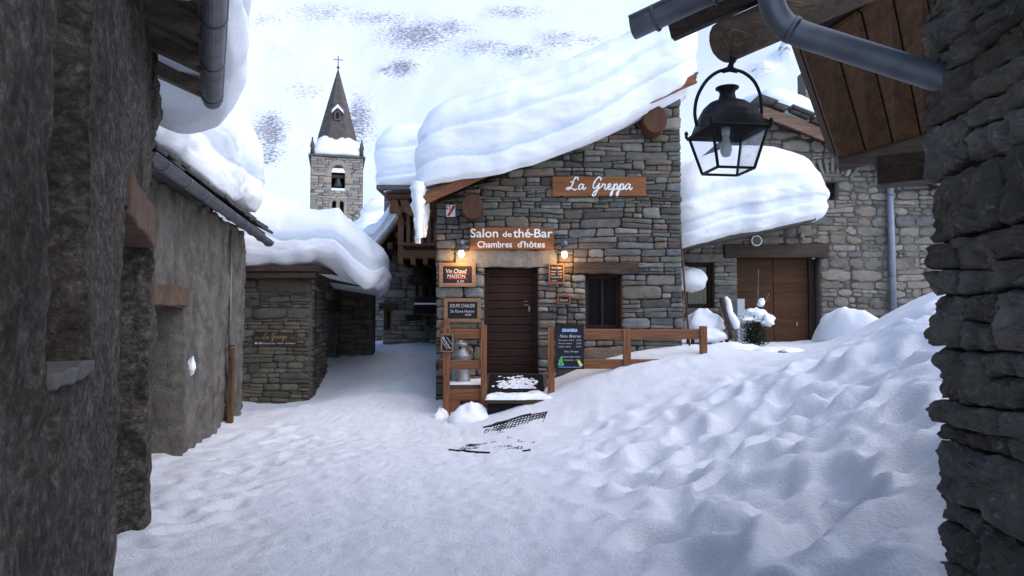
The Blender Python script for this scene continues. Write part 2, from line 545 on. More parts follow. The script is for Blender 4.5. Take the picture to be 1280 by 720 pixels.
# ---------------------------------------------------------------- stone walls
def stone_wall(mb, O, U, Nn, L, z0, top, openings=(), row=(.10, .2), wid=(.2, .55), joint=.008, prot=(.012, .045),
               thick=.45, seed=1, split=.4, npt=16, rnd=.3, ragged=(0, 0), wavy=.22, backing=True, inner=(.5,), face=.12):
    """coursed rubble on the plane O + u*U + z*Z (Nn faces out); top: callable u -> z; openings (u0,u1,z0,z1)"""
    r = random.Random(seed)
    O, U, Nn = Vector(O), Vector(U).normalized(), Vector(Nn).normalized()
    Z = Vector((0, 0, 1))
    zmax = max(top(u) for u in np.linspace(0, L, 20))
    rows = [z0]
    while rows[-1] < zmax:
        rows.append(rows[-1] + r.uniform(*row))
    for (a, b, c, d) in openings:
        for z in (c, d):
            k = min(range(len(rows)), key=lambda i: abs(rows[i] - z))
            rows[k] = z
    rows = sorted(set(rows))
    nzc = {}

    def line(i, u):
        amp = wavy * .5 * (row[0] + row[1])
        zz = rows[i]
        for (a, b, c, d) in openings:
            if (abs(zz - c) < .01 or abs(zz - d) < .01):
                amp *= .25
        return zz + amp * n1(u * 1.3 + i * 7.31, seed + i % 5)

    def put(poly):
        """poly = 4 corners (u,z) ccw"""
        poly = [(u, min(z, top(u) - .004)) for u, z in poly]
        w = max(p[0] for p in poly) - min(p[0] for p in poly)
        h = max(p[1] for p in poly) - min(p[1] for p in poly)
        if w < .03 or h < .025 or poly[2][1] - poly[1][1] < .012 and poly[3][1] - poly[0][1] < .012:
            return
        cu = sum(p[0] for p in poly) / 4
        cz = sum(p[1] for p in poly) / 4
        pts = []
        per = max(1, npt // 4)
        for k in range(4):
            a, b = poly[k], poly[(k + 1) % 4]
            for j in range(per):
                t = j / per
                pts.append([a[0] + (b[0] - a[0]) * t, a[1] + (b[1] - a[1]) * t, j == 0])
        m = min(w, h)
        out = []
        for k, (u, z, corner) in enumerate(pts):
            du, dz = cu - u, cz - z
            dl = math.hypot(du, dz) + 1e-6
            ins = joint * .5 + r.uniform(0, .07) * m
            if corner:
                ins += m * rnd * r.uniform(.25, .8)
            ins = min(ins, dl * .6)
            out.append((u + du / dl * ins, z + dz / dl * ins))
        d = r.uniform(*prot)
        tu, tz = r.uniform(-.06, .06), r.uniform(-.14, .14)
        bev = min(.022, m * .16)
        n = len(out)
        vs, fs = [], []

        def P(u, z, dep):
            return O + U * u + Z * (z) + Nn * dep

        rl = [(0, -.015, 1), (1, d * .55, 1), (2, d, 1)] + [(3, d, sc_) for sc_ in inner]
        for (mode, dep, sc_) in rl:
            for (u, z) in out:
                du, dz = cu - u, cz - z
                dl = math.hypot(du, dz) + 1e-6
                q = min(bev, dl * .5)
                if mode <= 1:
                    uu, zz = u, z
                elif mode == 2:
                    q *= r.uniform(.7, 1.4)
                    uu, zz = u + du / dl * q, z + dz / dl * q
                else:
                    uu, zz = cu + (u + du / dl * q - cu) * sc_, cz + (z + dz / dl * q - cz) * sc_
                dd = dep
                if mode >= 2:
                    dd += tu * (uu - cu) + tz * (zz - cz) + r.uniform(-face, face) * d
                if mode == 3:
                    dd += .1 * d * (1 - sc_)
                vs.append(P(uu, zz, dd))
        vs.append(P(cu, cz, d * 1.1))
        nr = len(rl)
        for q in range(nr - 1):
            for k in range(n):
                k2 = (k + 1) % n
                fs.append((q * n + k, q * n + k2, (q + 1) * n + k2, (q + 1) * n + k))
        for k in range(n):
            fs.append(((nr - 1) * n + k, (nr - 1) * n + (k + 1) % n, nr * n))
        mb.add(vs, fs, 0)

    for i in range(len(rows) - 1):
        mid = (rows[i] + rows[i + 1]) / 2
        h = rows[i + 1] - rows[i]
        spans = [(0 - r.uniform(0, ragged[0]), L + r.uniform(0, ragged[1]))]
        for (a, b, c, d) in openings:
            if c < mid < d:
                ns = []
                for (s, e) in spans:
                    if b <= s or a >= e:
                        ns.append((s, e))
                    else:
                        if a - s > .03:
                            ns.append((s, a))
                        if e - b > .03:
                            ns.append((b, e))
                spans = ns
        for (s, e) in spans:
            u = s
            tilt0 = 0
            while u < e - 1e-4:
                w = r.uniform(*wid) * (0.7 + .9 * h / row[1])
                if r.random() < .15:
                    w *= .5
                if u + w > e - wid[0] * .6:
                    w = e - u
                tilt1 = 0 if u + w >= e - 1e-4 else r.uniform(-.18, .18) * h
                u2 = u + w
                a0, a1 = line(i, u), line(i, u2)
                b0, b1 = line(i + 1, u), line(i + 1, u2)
                if min(a0, a1) < min(top(u), top(u2)):
                    if r.random() < split and h > row[0] * 1.05:
                        t = r.uniform(.35, .65)
                        m0, m1 = a0 + (b0 - a0) * t, a1 + (b1 - a1) * (t + r.uniform(-.1, .1))
                        for (lo0, lo1, hi0, hi1) in ((a0, a1, m0, m1), (m0, m1, b0, b1)):
                            if w > .3 and r.random() < .55:
                                um = u + w * r.uniform(.35, .65)
                                q = (um - u) / w
                                lm, hm = lo0 + (lo1 - lo0) * q, hi0 + (hi1 - hi0) * q
                                put([(u, lo0), (um, lm), (um, hm), (u, hi0)])
                                put([(um, lm), (u2, lo1), (u2, hi1), (um, hm)])
                            else:
                                put([(u, lo0), (u2, lo1), (u2, hi1), (u, hi0)])
                    else:
                        put([(u + tilt0 * -.5, a0), (u2 - tilt1 * .5, a1), (u2 + tilt1 * .5, b1), (u + tilt0 * .5, b0)])
                tilt0 = tilt1
                u = u2
    if backing:
        us = set(np.linspace(0, L, max(3, int(L / .5))).tolist())
        for (a, b, c, d) in openings:
            us.update((max(0, a), min(L, b)))
        us = sorted(us)
        for a, b in zip(us[:-1], us[1:]):
            if b - a < 1e-5:
                continue
            m = (a + b) / 2
            zs = [(z0, None)]
            segs = [[z0, 1e9]]
            for (oa, ob, c, d) in openings:
                if oa < m < ob:
                    ns = []
                    for (s, e) in segs:
                        if c > s:
                            ns.append([s, min(c, e)])
                        if d < e:
                            ns.append([max(d, s), e])
                    segs = ns
            for (s, e) in segs:
                ta, tb = (top(a), top(b)) if e > 1e8 else (e, e)
                if min(ta, tb) - s < 1e-3:
                    continue
                poly = [O + U * a + Z * s, O + U * b + Z * s, O + U * b + Z * tb, O + U * a + Z * ta]
                mb.prism(poly, -Nn * thick, 1)


def plaster_wall(mb, O, U, Nn, L, z0, z1, openings=(), res=.035, thick=.5, amp=.03, edge=.02, seed=3, back=3, lean=0.0):
    O, U, Nn = Vector(O), Vector(U).normalized(), Vector(Nn).normalized()

    def grid(lo, hi, marks):
        marks = sorted(set([lo, hi] + [m for m in marks if lo < m < hi]))
        g = []
        for a, b in zip(marks[:-1], marks[1:]):
            k = max(1, int(round((b - a) / res)))
            g += [a + (b - a) * j / k for j in range(k)]
        return g + [hi]

    us = grid(0, L, [q for o in openings for q in o[:2]])
    zs = grid(z0, z1, [q for o in openings for q in o[2:]])
    nu, nz = len(us), len(zs)
    UU, ZZ = np.meshgrid(us, zs, indexing='ij')
    P = np.stack([UU.ravel(), ZZ.ravel(), np.zeros(nu * nz)], 1)

    def world(P, dep):
        Q = P * 1.0
        d = amp * fbm(np.stack([Q[:, 0] * 1.7, Q[:, 1] * 1.5, dep * 2.2 + seed], 1), 3, seed, .5)
        d = d + amp * .8 * fbm(np.stack([Q[:, 0] * 8, Q[:, 1] * 6, dep * 8 + seed], 1), 4, seed + 9, .62)
        d = d - amp * .9 * np.clip(fbm(np.stack([Q[:, 0] * 5, Q[:, 1] * 4, dep * 5 + seed], 1), 4, seed + 12, .6) - .55, 0, 1)
        eu = edge * fbm(np.stack([Q[:, 0] * 5 + 9, Q[:, 1] * 5, dep * 5], 1), 3, seed + 3)
        ez = edge * fbm(np.stack([Q[:, 0] * 5, Q[:, 1] * 5 + 7, dep * 5], 1), 3, seed + 5)
        u = Q[:, 0] + eu
        z = Q[:, 1] + ez
        D = d - dep
        x = O.x + U.x * u + Nn.x * D
        y = O.y + U.y * u + Nn.y * D
        return np.stack([x + Nn.x * lean * z, y + Nn.y * lean * z, z], 1)

    layers = [world(P, np.zeros(len(P)) + thick * k / back) for k in range(back + 1)]
    keep = {}
    edges = {}
    faces = []
    for i in range(nu - 1):
        for j in range(nz - 1):
            mu, mz = (us[i] + us[i + 1]) / 2, (zs[j] + zs[j + 1]) / 2
            if any(a < mu < b and c < mz < d for (a, b, c, d) in openings):
                continue
            q = (i * nz + j, (i + 1) * nz + j, (i + 1) * nz + j + 1, i * nz + j + 1)
            faces.append(q)
            for k in range(4):
                e = (q[k], q[(k + 1) % 4])
                key = (min(e), max(e))
                edges[key] = None if key in edges else e
    n = nu * nz
    vs = np.concatenate(layers)
    fs = list(faces)
    for key, e in edges.items():
        if e is None:
            continue
        for k in range(back):
            fs.append((e[1] + k * n, e[0] + k * n, e[0] + (k + 1) * n, e[1] + (k + 1) * n))
    used = sorted(set(i for f in fs for i in f))
    mp = {o: k for k, o in enumerate(used)}
    mb.add(vs[used].tolist(), [tuple(mp[i] for i in f) for f in fs], 0)


# ---------------------------------------------------------------- roof snow
def snow_slab(name, label, O, ang, LU, LV, base, T, seed=1, cr=.35, layers=7, bulge=.10, lump=.08, R=.6, N_=260, side=.55, droop=.06, cat='roof snow', shift=None, under=.16, group='snow lying on the village roofs'):
    """thick layered snow on the plan rectangle O + a*U + b*V (a<LU, b<LV); base, T are functions of world x,y"""
    r = random.Random(seed)
    ca, sa = math.cos(ang), math.sin(ang)
    hu, hv = LU / 2, LV / 2
    # rounded rectangle outline
    per = []
    corners = [(hu - cr, -hv + cr, -90), (hu - cr, hv - cr, 0), (-hu + cr, hv - cr, 90), (-hu + cr, -hv + cr, 180)]
    for k, (cx, cy, a0) in enumerate(corners):
        for j in range(9):
            a = math.radians(a0 + 90 * j / 8)
            per.append((cx + cr * math.cos(a), cy + cr * math.sin(a)))
    per.append(per[0])
    d = [0]
    for a, b in zip(per[:-1], per[1:]):
        d.append(d[-1] + math.hypot(b[0] - a[0], b[1] - a[1]))
    s = np.linspace(0, d[-1], N_, endpoint=False)
    X = np.interp(s, d, [p[0] for p in per])
    Y = np.interp(s, d, [p[1] for p in per])
    tx, ty = np.roll(X, -1) - np.roll(X, 1), np.roll(Y, -1) - np.roll(Y, 1)
    tl = np.hypot(tx, ty)
    nx, ny = ty / tl, -tx / tl
    bounds = [0]
    for k in range(layers):
        bounds.append(bounds[-1] + (r.uniform(.8, 1.5) if k % 2 == 0 else r.uniform(.3, .6)))
    bounds = np.array(bounds) / bounds[-1]
    lamp = np.array([r.uniform(.3, 1.0) for _ in range(layers)])
    loff = np.array([(r.uniform(0, .7) if k % 2 == 0 else r.uniform(-.6, -.1)) for k in range(layers)])
    ltone = np.array([(r.choice([.8, 1, 1]) if k % 2 == 0 else r.choice([.05, .2, .4])) for k in range(layers)])  # recessed layers bluer: icy strata plus groove shade put into the colour
    slow = fbm(np.stack([X * .55, Y * .55, X * 0 + seed], 1), 3, seed)
    slow2 = fbm(np.stack([X * 1.3, Y * 1.3, X * 0 + seed + 4], 1), 3, seed + 2)
    rings, tones = [], []

    def worldxy(x, y):
        wx, wy = O[0] + ca * (x + hu) - sa * (y + hv), O[1] + sa * (x + hu) + ca * (y + hv)
        return wx, wy

    MS, MT = 34, 12
    mh = min(hu, hv)
    prof = [(h, 0.0) for h in np.linspace(0, side, MS)]
    Rr = min(R, mh * .8)
    for k in range(1, MT + 1):
        a = k / MT * math.pi / 2
        prof.append((side + (1 - side) * math.sin(a), Rr * (1 - math.cos(a))))
    for dd in np.linspace(Rr, mh * .97, 10)[1:]:
        prof.append((1.0 + .04 * (dd - Rr) / mh, dd))
    for (h, ins) in prof:
        hw = np.clip(h + .05 * slow, 0, .9999)
        li = np.clip(np.searchsorted(bounds, hw, side='right') - 1, 0, layers - 1)
        t = (hw - bounds[li]) / (bounds[li + 1] - bounds[li])
        o = bulge * (lamp[li] * np.sqrt(np.clip(1 - (2 * t - 1) ** 4, 0, 1)) + loff[li] * .8 * np.clip(1 - abs(2 * t - 1) ** 6, 0, 1))
        o = o * (1 - min(1, ins / Rr)) - (.05 if h < .02 else 0)
        o = o + (.12 * slow + .02 * slow2) * (1 - min(1, ins / mh))
        und = max(0.0, 1 - h / .22)
        o = o - under * und ** 2
        px = X * ((hu - ins) / hu) + nx * o
        py = Y * ((hv - ins) / hv) + ny * o
        wx, wy = worldxy(px, py)
        zb = np.array([base(a, b) for a, b in zip(wx, wy)])
        tt = np.array([T(a, b) for a, b in zip(wx, wy)])
        z = zb + h * tt - droop * (1 - h) * (.6 + slow2 + .8 * slow) * (1 - min(1, ins / mh))
        P = np.stack([wx, wy, z], 1)
        dn = fbm(P * np.array([.75, .75, 1.7]) + seed, 3, seed + 7)
        fine = fbm(P * np.array([2.2, 2.2, 7]) + seed, 4, seed + 8, .6)
        sm = 1 - .55 * min(1, ins / Rr)
        P[:, 0] += (ca * nx - sa * ny) * (lump * dn * .6 + .012 * fine) * sm
        P[:, 1] += (sa * nx + ca * ny) * (lump * dn * .6 + .012 * fine) * sm
        P[:, 2] += (lump * dn + .01 * fine) * h
        if shift is not None:
            P = shift(P, h)
        rings.append(P)
        # layer tone, painted groove shade included, fades out on the top surface
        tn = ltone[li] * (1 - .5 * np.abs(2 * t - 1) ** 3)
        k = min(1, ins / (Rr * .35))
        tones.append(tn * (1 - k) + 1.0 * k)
    mb = MB()
    M = len(rings)
    n = N_
    fs = []
    for q in range(M - 1):
        for k in range(n):
            k2 = (k + 1) % n
            fs.append((q * n + k, q * n + k2, (q + 1) * n + k2, (q + 1) * n + k))
    fs.append(tuple(range(n - 1, -1, -1)))
    fs.append(tuple((M - 1) * n + k for k in range(n)))
    mb.add(np.concatenate(rings).tolist(), fs)
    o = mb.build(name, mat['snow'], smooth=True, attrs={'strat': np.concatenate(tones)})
    return tag(o, label, cat, group)


def mound(name, label, c, size, mtl, seed=1, cat='snow', amp=.15, res=26, parent=None, flat=.35):
    """rounded lump of snow, flattened underneath"""
    mb = MB()
    vs, fs = [], []
    nl, nm = res, res // 2
    P = []
    for i in range(nm + 1):
        th = math.pi * i / nm
        for j in range(nl):
            ph = 2 * math.pi * j / nl
            P.append((math.sin(th) * math.cos(ph), math.sin(th) * math.sin(ph), math.cos(th)))
    P = np.array(P)
    d = 1 + amp * fbm(P * 1.6 + seed * 3.1, 4, seed)
    Q = P * d[:, None]
    Q[:, 2] = np.where(Q[:, 2] < 0, Q[:, 2] * flat, Q[:, 2])
    Q = Q * np.array(size) / 2 * np.array([1, 1, 2 / (1 + flat)]) + np.array(c)
    for i in range(nm):
        for j in range(nl):
            j2 = (j + 1) % nl
            fs.append((i * nl + j, (i + 1) * nl + j, (i + 1) * nl + j2, i * nl + j2))
    mb.add(Q.tolist(), fs)
    o = mb.build(name, mtl, parent, smooth=True)
    if parent is None:
        tag(o, label, cat)
    return o


# ---------------------------------------------------------------- lettering
def text_part(txt, mtl, parent, c, width=None, height=.05, shear=0.0, rotz=0.0, tilt=0.0, name='lettering', depth=.002, wfac=1.0, bold=0.0, align='CENTER'):
    """raised lettering centred on c, facing -Y (turned by rotz about Z; tilt turns it in its own plane)"""
    cu = bpy.data.curves.new('t', 'FONT')
    cu.body = txt
    cu.size = 1.0
    cu.shear = shear
    cu.extrude = depth / max(height, .001) / 2
    cu.offset = bold
    cu.resolution_u = 3
    cu.align_x = 'LEFT'
    t = bpy.data.objects.new('t', cu)
    C.objects.link(t)
    dg = bpy.context.evaluated_depsgraph_get()
    dg.update()
    me = bpy.data.meshes.new_from_object(t.evaluated_get(dg))
    C.objects.unlink(t)
    bpy.data.objects.remove(t)
    V = np.array([v.co[:] for v in me.vertices])
    fs = [tuple(p.vertices) for p in me.polygons]
    bpy.data.meshes.remove(me)
    lo, hi = V.min(0), V.max(0)
    sy = height / .72
    sx = sy * wfac if width is None else width / (hi[0] - lo[0])
    x = (V[:, 0] - (lo[0] + hi[0]) / 2) * sx
    y = (V[:, 1] - .36) * sy
    zz = V[:, 2] * sy
    ct, st = math.cos(tilt), math.sin(tilt)
    x, y = x * ct - y * st, x * st + y * ct
    Q = [(a, -d, b) for a, b, d in zip(x, y, zz)]
    Rz = Matrix.Rotation(rotz, 3, 'Z')
    mb = MB()
    mb.add([Rz @ Vector(q) + Vector(c) for q in Q], fs)
    return mb.build(name, mtl, parent)


def catmull(pts, k=6):
    P = [np.array(p, float) for p in pts]
    P = [2 * P[0] - P[1]] + P + [2 * P[-1] - P[-2]]
    out = []
    for i in range(1, len(P) - 2):
        for j in range(k):
            t = j / k
            a, b, c, d = P[i - 1:i + 3]
            out.append(.5 * ((2 * b) + (-a + c) * t + (2 * a - 5 * b + 4 * c - d) * t * t + (-a + 3 * b - 3 * c + d) * t ** 3))
    out.append(P[-2])
    return out


SCRIPT = {
    'L': [[(1.7, 1.55), (1.65, 2.0), (1.3, 2.05), (1.0, 1.5), (.75, .85), (.35, .2), (-.05, .02), (-.2, .22), (.15, .38), (.7, .2), (1.2, -.02), (1.55, .15)], [(.45, 1.25), (.75, 1.4)]],
    'a': [[(.85, .75), (.55, .95), (.2, .7), (.05, .3), (.2, .05), (.5, .2), (.8, .6), (.92, .92), (.78, .4), (.82, .08), (1.0, .08), (1.3, .4)]],
    'G': [[(1.35, 1.5), (1.4, 1.95), (1.1, 2.1), (.6, 1.7), (.2, 1.0), (.1, .4), (.35, .2), (.75, .5), (1.15, 1.1), (1.0, .5), (.75, -.2), (.45, -.8), (.15, -1.05), (.0, -.85), (.25, -.4), (.8, .05), (1.3, .4)]],
    'r': [[(0, .35), (.3, .75), (.4, 1.02), (.45, .85), (.75, .85), (.7, .5), (.68, .12), (.85, .05), (1.1, .35)]],
    'e': [[(0, .3), (.45, .5), (.62, .82), (.42, 1.0), (.18, .65), (.15, .2), (.4, .02), (.7, .15), (1.0, .4)]],
    'p': [[(0, .4), (.35, .95), (.22, .45), (-.02, -.35), (-.3, -1.0), (-.42, -.75), (-.15, -.2), (.2, .45), (.55, .92), (.78, .8), (.72, .35), (.42, .05), (.35, .12), (.7, .12), (1.05, .4)]],
    'n': [[(0, .3), (.3, .95), (.15, .05), (.3, .6), (.65, .95), (.62, .3), (.7, .03), (1.0, .35)]],
    'g': [[(.8, .8), (.5, .95), (.1, .5), (.25, .05), (.6, .4), (.85, .95), (.6, -.4), (.2, -1.0), (-.05, -.8), (.4, -.2), (1.1, .35)]],
}


def script_text(word, advances, mtl, parent, c, width, r, xh=None, name='lettering', wob=0):
    strokes, x = [], 0
    for ch, adv in zip(word, advances):
        for st in SCRIPT.get(ch, []):
            strokes.append([(px + x, py) for px, py in st])
        x += adv
    sc = width / x
    sz = sc if xh is None else xh
    mb = MB()
    for st in strokes:
        pts = [Vector((c[0] + (p[0] - x / 2) * sc, c[1], c[2] + (p[1] - .5) * sz)) for p in catmull(st)]
        mb.tube(pts, [r * (.75 + .5 * abs(math.sin(k * .35))) for k in range(len(pts))], 6)
    return mb.build(name, mtl, parent, smooth=True)


def ground_mound(name, label, px, py_top, Y_, sx_, sy_, seed, amp=.15, res=36):
    p = W(px, py_top, Y_)
    b = min(gz(p.x + dx * sx_ * .45, Y_ + dy * sy_ * .45) for dx, dy in ((0, 0), (1, 0), (-1, 0), (0, -1))) - .06
    h = max(.08, p.z - b)
    return mound(name, label, (p.x, Y_, b), (sx_, sy_, h * 1.35), mat['snow_plain'], seed, amp=amp, res=res)


# ================================================================ SETTING
# ---------------------------------------------------------------- ground
ctrl = [
    # right bank along the porch railing
    (690, 492, 11.6), (740, 470, 11.6), (800, 457, 11.6), (860, 444, 11.6), (890, 440, 11.8),
    (950, 436, 13), (900, 428, 16.5), (1000, 427, 16.5), (1030, 425, 16.6), (1100, 405, 14), (1080, 420, 12),
    (1165, 368, 11), (1165, 364, 12.5), (1125, 386, 13), (1095, 401, 13), (1110, 402, 10), (1060, 430, 9.5), (1000, 440, 11), (1120, 420, 8),
    (1160, 460, 6), (1165, 540, 4.5), (1160, 620, 3.7), (1100, 600, 4.3), (1100, 700, 3.4), (1190, 720, 2.9),
    (1040, 480, 7.5), (950, 470, 9.5), (870, 483, 10), (1000, 560, 6), (900, 640, 5), (850, 520, 8.5), (800, 500, 10),
    (780, 720, 4.35), (760, 600, 7), (720, 540, 10), (700, 515, 10.7), (650, 520, 11), (640, 700, 4.6), (600, 560, 9), (1000, 720, 4.0),
    (500, 600, 7), (400, 640, 6), (300, 640, 6), (540, 520, 12), (600, 520, 11.3), (575, 525, 11.6),
    # alley and left
    (170, 668, 5.3), (200, 585, 7.6), (230, 565, 8.6), (265, 540, 10), (300, 517, 12), (315, 506, 13.8), (385, 500, 14),
    (300, 560, 9), (420, 500, 13.5), (470, 490, 13), (500, 505, 12.2), (350, 560, 9),
    (422, 447, 17.2), (460, 445, 17.5), (440, 452, 16.5), (480, 455, 16), (520, 460, 15.5), (470, 427, 24), (500, 428, 19.2), (540, 430, 18.8), (450, 425, 26),
    (410, 480, 15), (540, 495, 13),
]
cpts = []
for (px, py, Yd) in ctrl:
    p = W(px, py, Yd)
    cpts.append((p.x, p.y, p.z))
# wall feet outside the picture and ground behind the camera
cpts += [(2.2, 1.5, .6), (3, 0, .6), (0, 0, 0), (-.3, 2, .0), (.4, 2.5, .02), (-1.2, 3.2, .03), (7, 9, 2.0), (6, 7, 1.9), (5, 5, 1.6), (4, 3.5, 1.2), (9, 13, 1.7), (10, 16, 1.5), (3, 15, 1.1),
         (-6, 10, 0.1), (-7, 14, .2), (-4, 4, .1), (0, 16, .5), (1, 21, 1.0), (-1, 24, .95)]
cpts = np.array(cpts)
SIG = 1.7


def base_far(y):
    return np.clip((y - 13.5) / 5.5, 0, 1) * .85 + np.clip((y - 26) / 40, 0, 3) * 3.2


def _kern(A, B):
    d2 = ((A[:, None, :2] - B[None, :, :2]) ** 2).sum(2)
    return np.exp(-d2 / (2 * SIG * SIG))


K = _kern(cpts, cpts) + .03 * np.eye(len(cpts))
RW = np.linalg.solve(K, cpts[:, 2] - base_far(cpts[:, 1]))


def smooth_ground(xy):
    xy = np.atleast_2d(np.asarray(xy, float))
    out = np.zeros(len(xy))
    for s in range(0, len(xy), 20000):
        out[s:s + 20000] = _kern(xy[s:s + 20000], cpts) @ RW
    return base_far(xy[:, 1]) + out


def gz(x, y):
    return float(smooth_ground([[x, y]])[0])


xs = np.concatenate([np.linspace(-70, -7.2, 22), np.linspace(-7, -3.4, 60), np.linspace(-3.35, 5.2, 300), np.linspace(5.25, 12, 110), np.linspace(12.6, 70, 22)])
ys = np.concatenate([np.linspace(-25, .6, 16), np.geomspace(.9, 27, 430), np.linspace(28, 90, 26)])
XX, YY = np.meshgrid(xs, ys, indexing='ij')
x, y = XX.ravel(), YY.ravel()
z = smooth_ground(np.stack([x, y], 1))
xy3 = np.stack([x, y, x * 0], 1)
# path centre runs from the camera to the alley mouth
pc = np.interp(y, [0, 4, 8, 12, 16, 24], [-.2, -.55, -1.1, -1.9, -3.0, -4.4])
pw = np.interp(y, [0, 4, 8, 12, 16, 24], [.9, 1.15, 1.35, 1.1, .9, .8])
off = np.abs(x - pc) / pw
bank = np.clip((off - .9) / .7, 0, 1)
right = bank * (x > pc)
left = bank * (x <= pc)
soft = np.clip((9.8 - y) / 1.5, 0, 1) * np.clip((x - .4) / 1.0, 0, 1) + .25 * (y >= 9)
far = np.clip((y - 24) / 6, 0, 1)
rough = fbm(xy3 * 5.5, 4, 21)
lump = fbm(xy3 * np.array([1.5, 1.25, 1]) + 5, 3, 31)
ridg = 1 - np.abs(fbm(xy3 * np.array([1.15, 1.0, 1]) + 41, 3, 37)) * 2
z += right * np.minimum(1, soft) * (.075 * lump + .035 * ridg) * (1 - far)
z += right * (.020 * rough + .012 * fbm(xy3 * 9.5, 3, 27)) * np.clip((9.8 - y) / 2, .35, 1) + left * (.022 * rough + .022 * fbm(xy3 * 2.6, 3, 44))
z += (1 - bank) * (.008 * fbm(xy3 * 10, 3, 51) + .007 * fbm(xy3 * 21, 2, 53) + .008 * fbm(xy3 * np.array([2.2, .7, 1]), 3, 61))
z += far * .3 * fbm(xy3 * .25, 4, 5)
# shallow rut marks worn along the path
for k, (o0, w0) in enumerate(((-.55, .10), (.1, .12), (.62, .10))):
    wob = .18 * vnoise(np.stack([y * .35 + k * 9, y * 0 + k, y * 0], 1), 3)
    z -= .010 * np.exp(-((x - pc - o0 * pw - wob) / w0) ** 2) * (1 - far)
# old half-filled footprints across the bank
rd = random.Random(5)
dents = []
iy = 2.6
while iy < 11.0:
    ix = .35 + .02 * iy
    while ix < 1.3 + .56 * iy:
        dx, dy = ix + rd.uniform(-.17, .17), iy + rd.uniform(-.17, .17)
        w_ = min(1, max(0, (10.6 - dy) / 2.2)) * min(1, max(.15, (dx - .3) / .8))
        if rd.random() < .88:
            dents.append((dx, dy, rd.uniform(.10, .19), w_ * rd.uniform(.04, .135)))
        ix += .36
    iy += .36
for k in range(260):    # boot scuffs all over the trodden lane
    dy = 2.6 + 11 * rd.random()
    dx = rd.uniform(-1.3, 1.3) + float(np.interp(dy, [0, 4, 8, 12, 16], [-.2, -.55, -1.1, -1.9, -3.0]))
    dents.append((dx, dy, rd.uniform(.05, .10), rd.uniform(.003, .011)))
for k in range(9):      # one line of steps climbing right
    dents.append((.9 + .36 * k + rd.uniform(-.1, .1), 4.0 + .62 * k + rd.uniform(-.1, .1), .15, .11))
for k in range(150):     # scuffs by the porch and left bank
    dents.append((rd.uniform(-2.6, -1.6) - .1 * k / 8, rd.uniform(4.6, 11), rd.uniform(.06, .12), rd.uniform(.015, .04)))
for (dx, dy, rr, dp) in dents:
    m = (np.abs(x - dx) < 4 * rr) & (np.abs(y - dy) < 4 * rr)
    a = rd.uniform(0, 3.1)
    lx = (x[m] - dx) * math.cos(a) + (y[m] - dy) * math.sin(a)
    ly = -(x[m] - dx) * math.sin(a) + (y[m] - dy) * math.cos(a)
    q = (lx / (rr * 1.35)) ** 2 + (ly / rr) ** 2
    z[m] += dp * (-np.exp(-(q ** 1.15) * 1.2) + .25 * np.exp(-((np.sqrt(q) - 1.55) / .45) ** 2))
mb = MB()
nx_, ny_ = len(xs), len(ys)
idx = np.arange(nx_ * ny_).reshape(nx_, ny_)
q = np.stack([idx[:-1, :-1].ravel(), idx[1:, :-1].ravel(), idx[1:, 1:].ravel(), idx[:-1, 1:].ravel()], 1)
mb.v = np.stack([x, y, z], 1).tolist()
mb.f = [tuple(t) for t in q.tolist()]
mb.m = [0] * len(mb.f)


def ground_mat():
    m, nt, b = new_mat('ground_snow')
    v = coords(nt)
    a = N(nt, 'ShaderNodeAttribute', attribute_name='packed')
    f = noise_node(nt, v, 1.3, 6, .6)
    fresh = ramp(nt, f, [(.35, (.86, .87, .89)), (.65, (.89, .90, .92))])
    sp = noise_node(nt, v, 26, 5, .75)
    pk = ramp(nt, noise_node(nt, v, 2.6, 7, .65, .5), [(.35, (.77, .78, .80)), (.65, (.86, .865, .88))])
    pk = mix(nt, ramp(nt, sp, [(.62, (0, 0, 0)), (.78, (.5, .5, .5))]), pk, (.55, .54, .54))
    nt.links.new(mix(nt, a.outputs['Fac'], fresh, pk), b.inputs['Base Color'])
    b.inputs['Roughness'].default_value = .7
    b.inputs['Specular IOR Level'].default_value = .25
    p = bump(nt, b, noise_node(nt, v, 12, 7, .68), .6, .03)
    fine = noise_node(nt, v, 48, 6, .75)
    bump(nt, b, fine, .8, .016, p)
    return m


ZG = z.reshape(nx_, ny_)


def gz(px_w, py_w):
    i = int(np.clip(np.searchsorted(xs, px_w) - 1, 0, nx_ - 2))
    j = int(np.clip(np.searchsorted(ys, py_w) - 1, 0, ny_ - 2))
    fx = (px_w - xs[i]) / (xs[i + 1] - xs[i])
    fy = (py_w - ys[j]) / (ys[j + 1] - ys[j])
    return float(ZG[i, j] * (1 - fx) * (1 - fy) + ZG[i + 1, j] * fx * (1 - fy) + ZG[i, j + 1] * (1 - fx) * fy + ZG[i + 1, j + 1] * fx * fy)


packed = np.clip(1.25 - bank * 1.3, 0, 1) * (1 - far)
packed = np.maximum(packed, .65 * left * (1 - far))
g = mb.build('ground', ground_mat(), smooth=True, attrs={'packed': packed}, origin=(0, 0, 0))
tag(g, 'trodden snow path between the houses with a deep lumpy bank on one side', kind='structure')

# ---------------------------------------------------------------- mountain


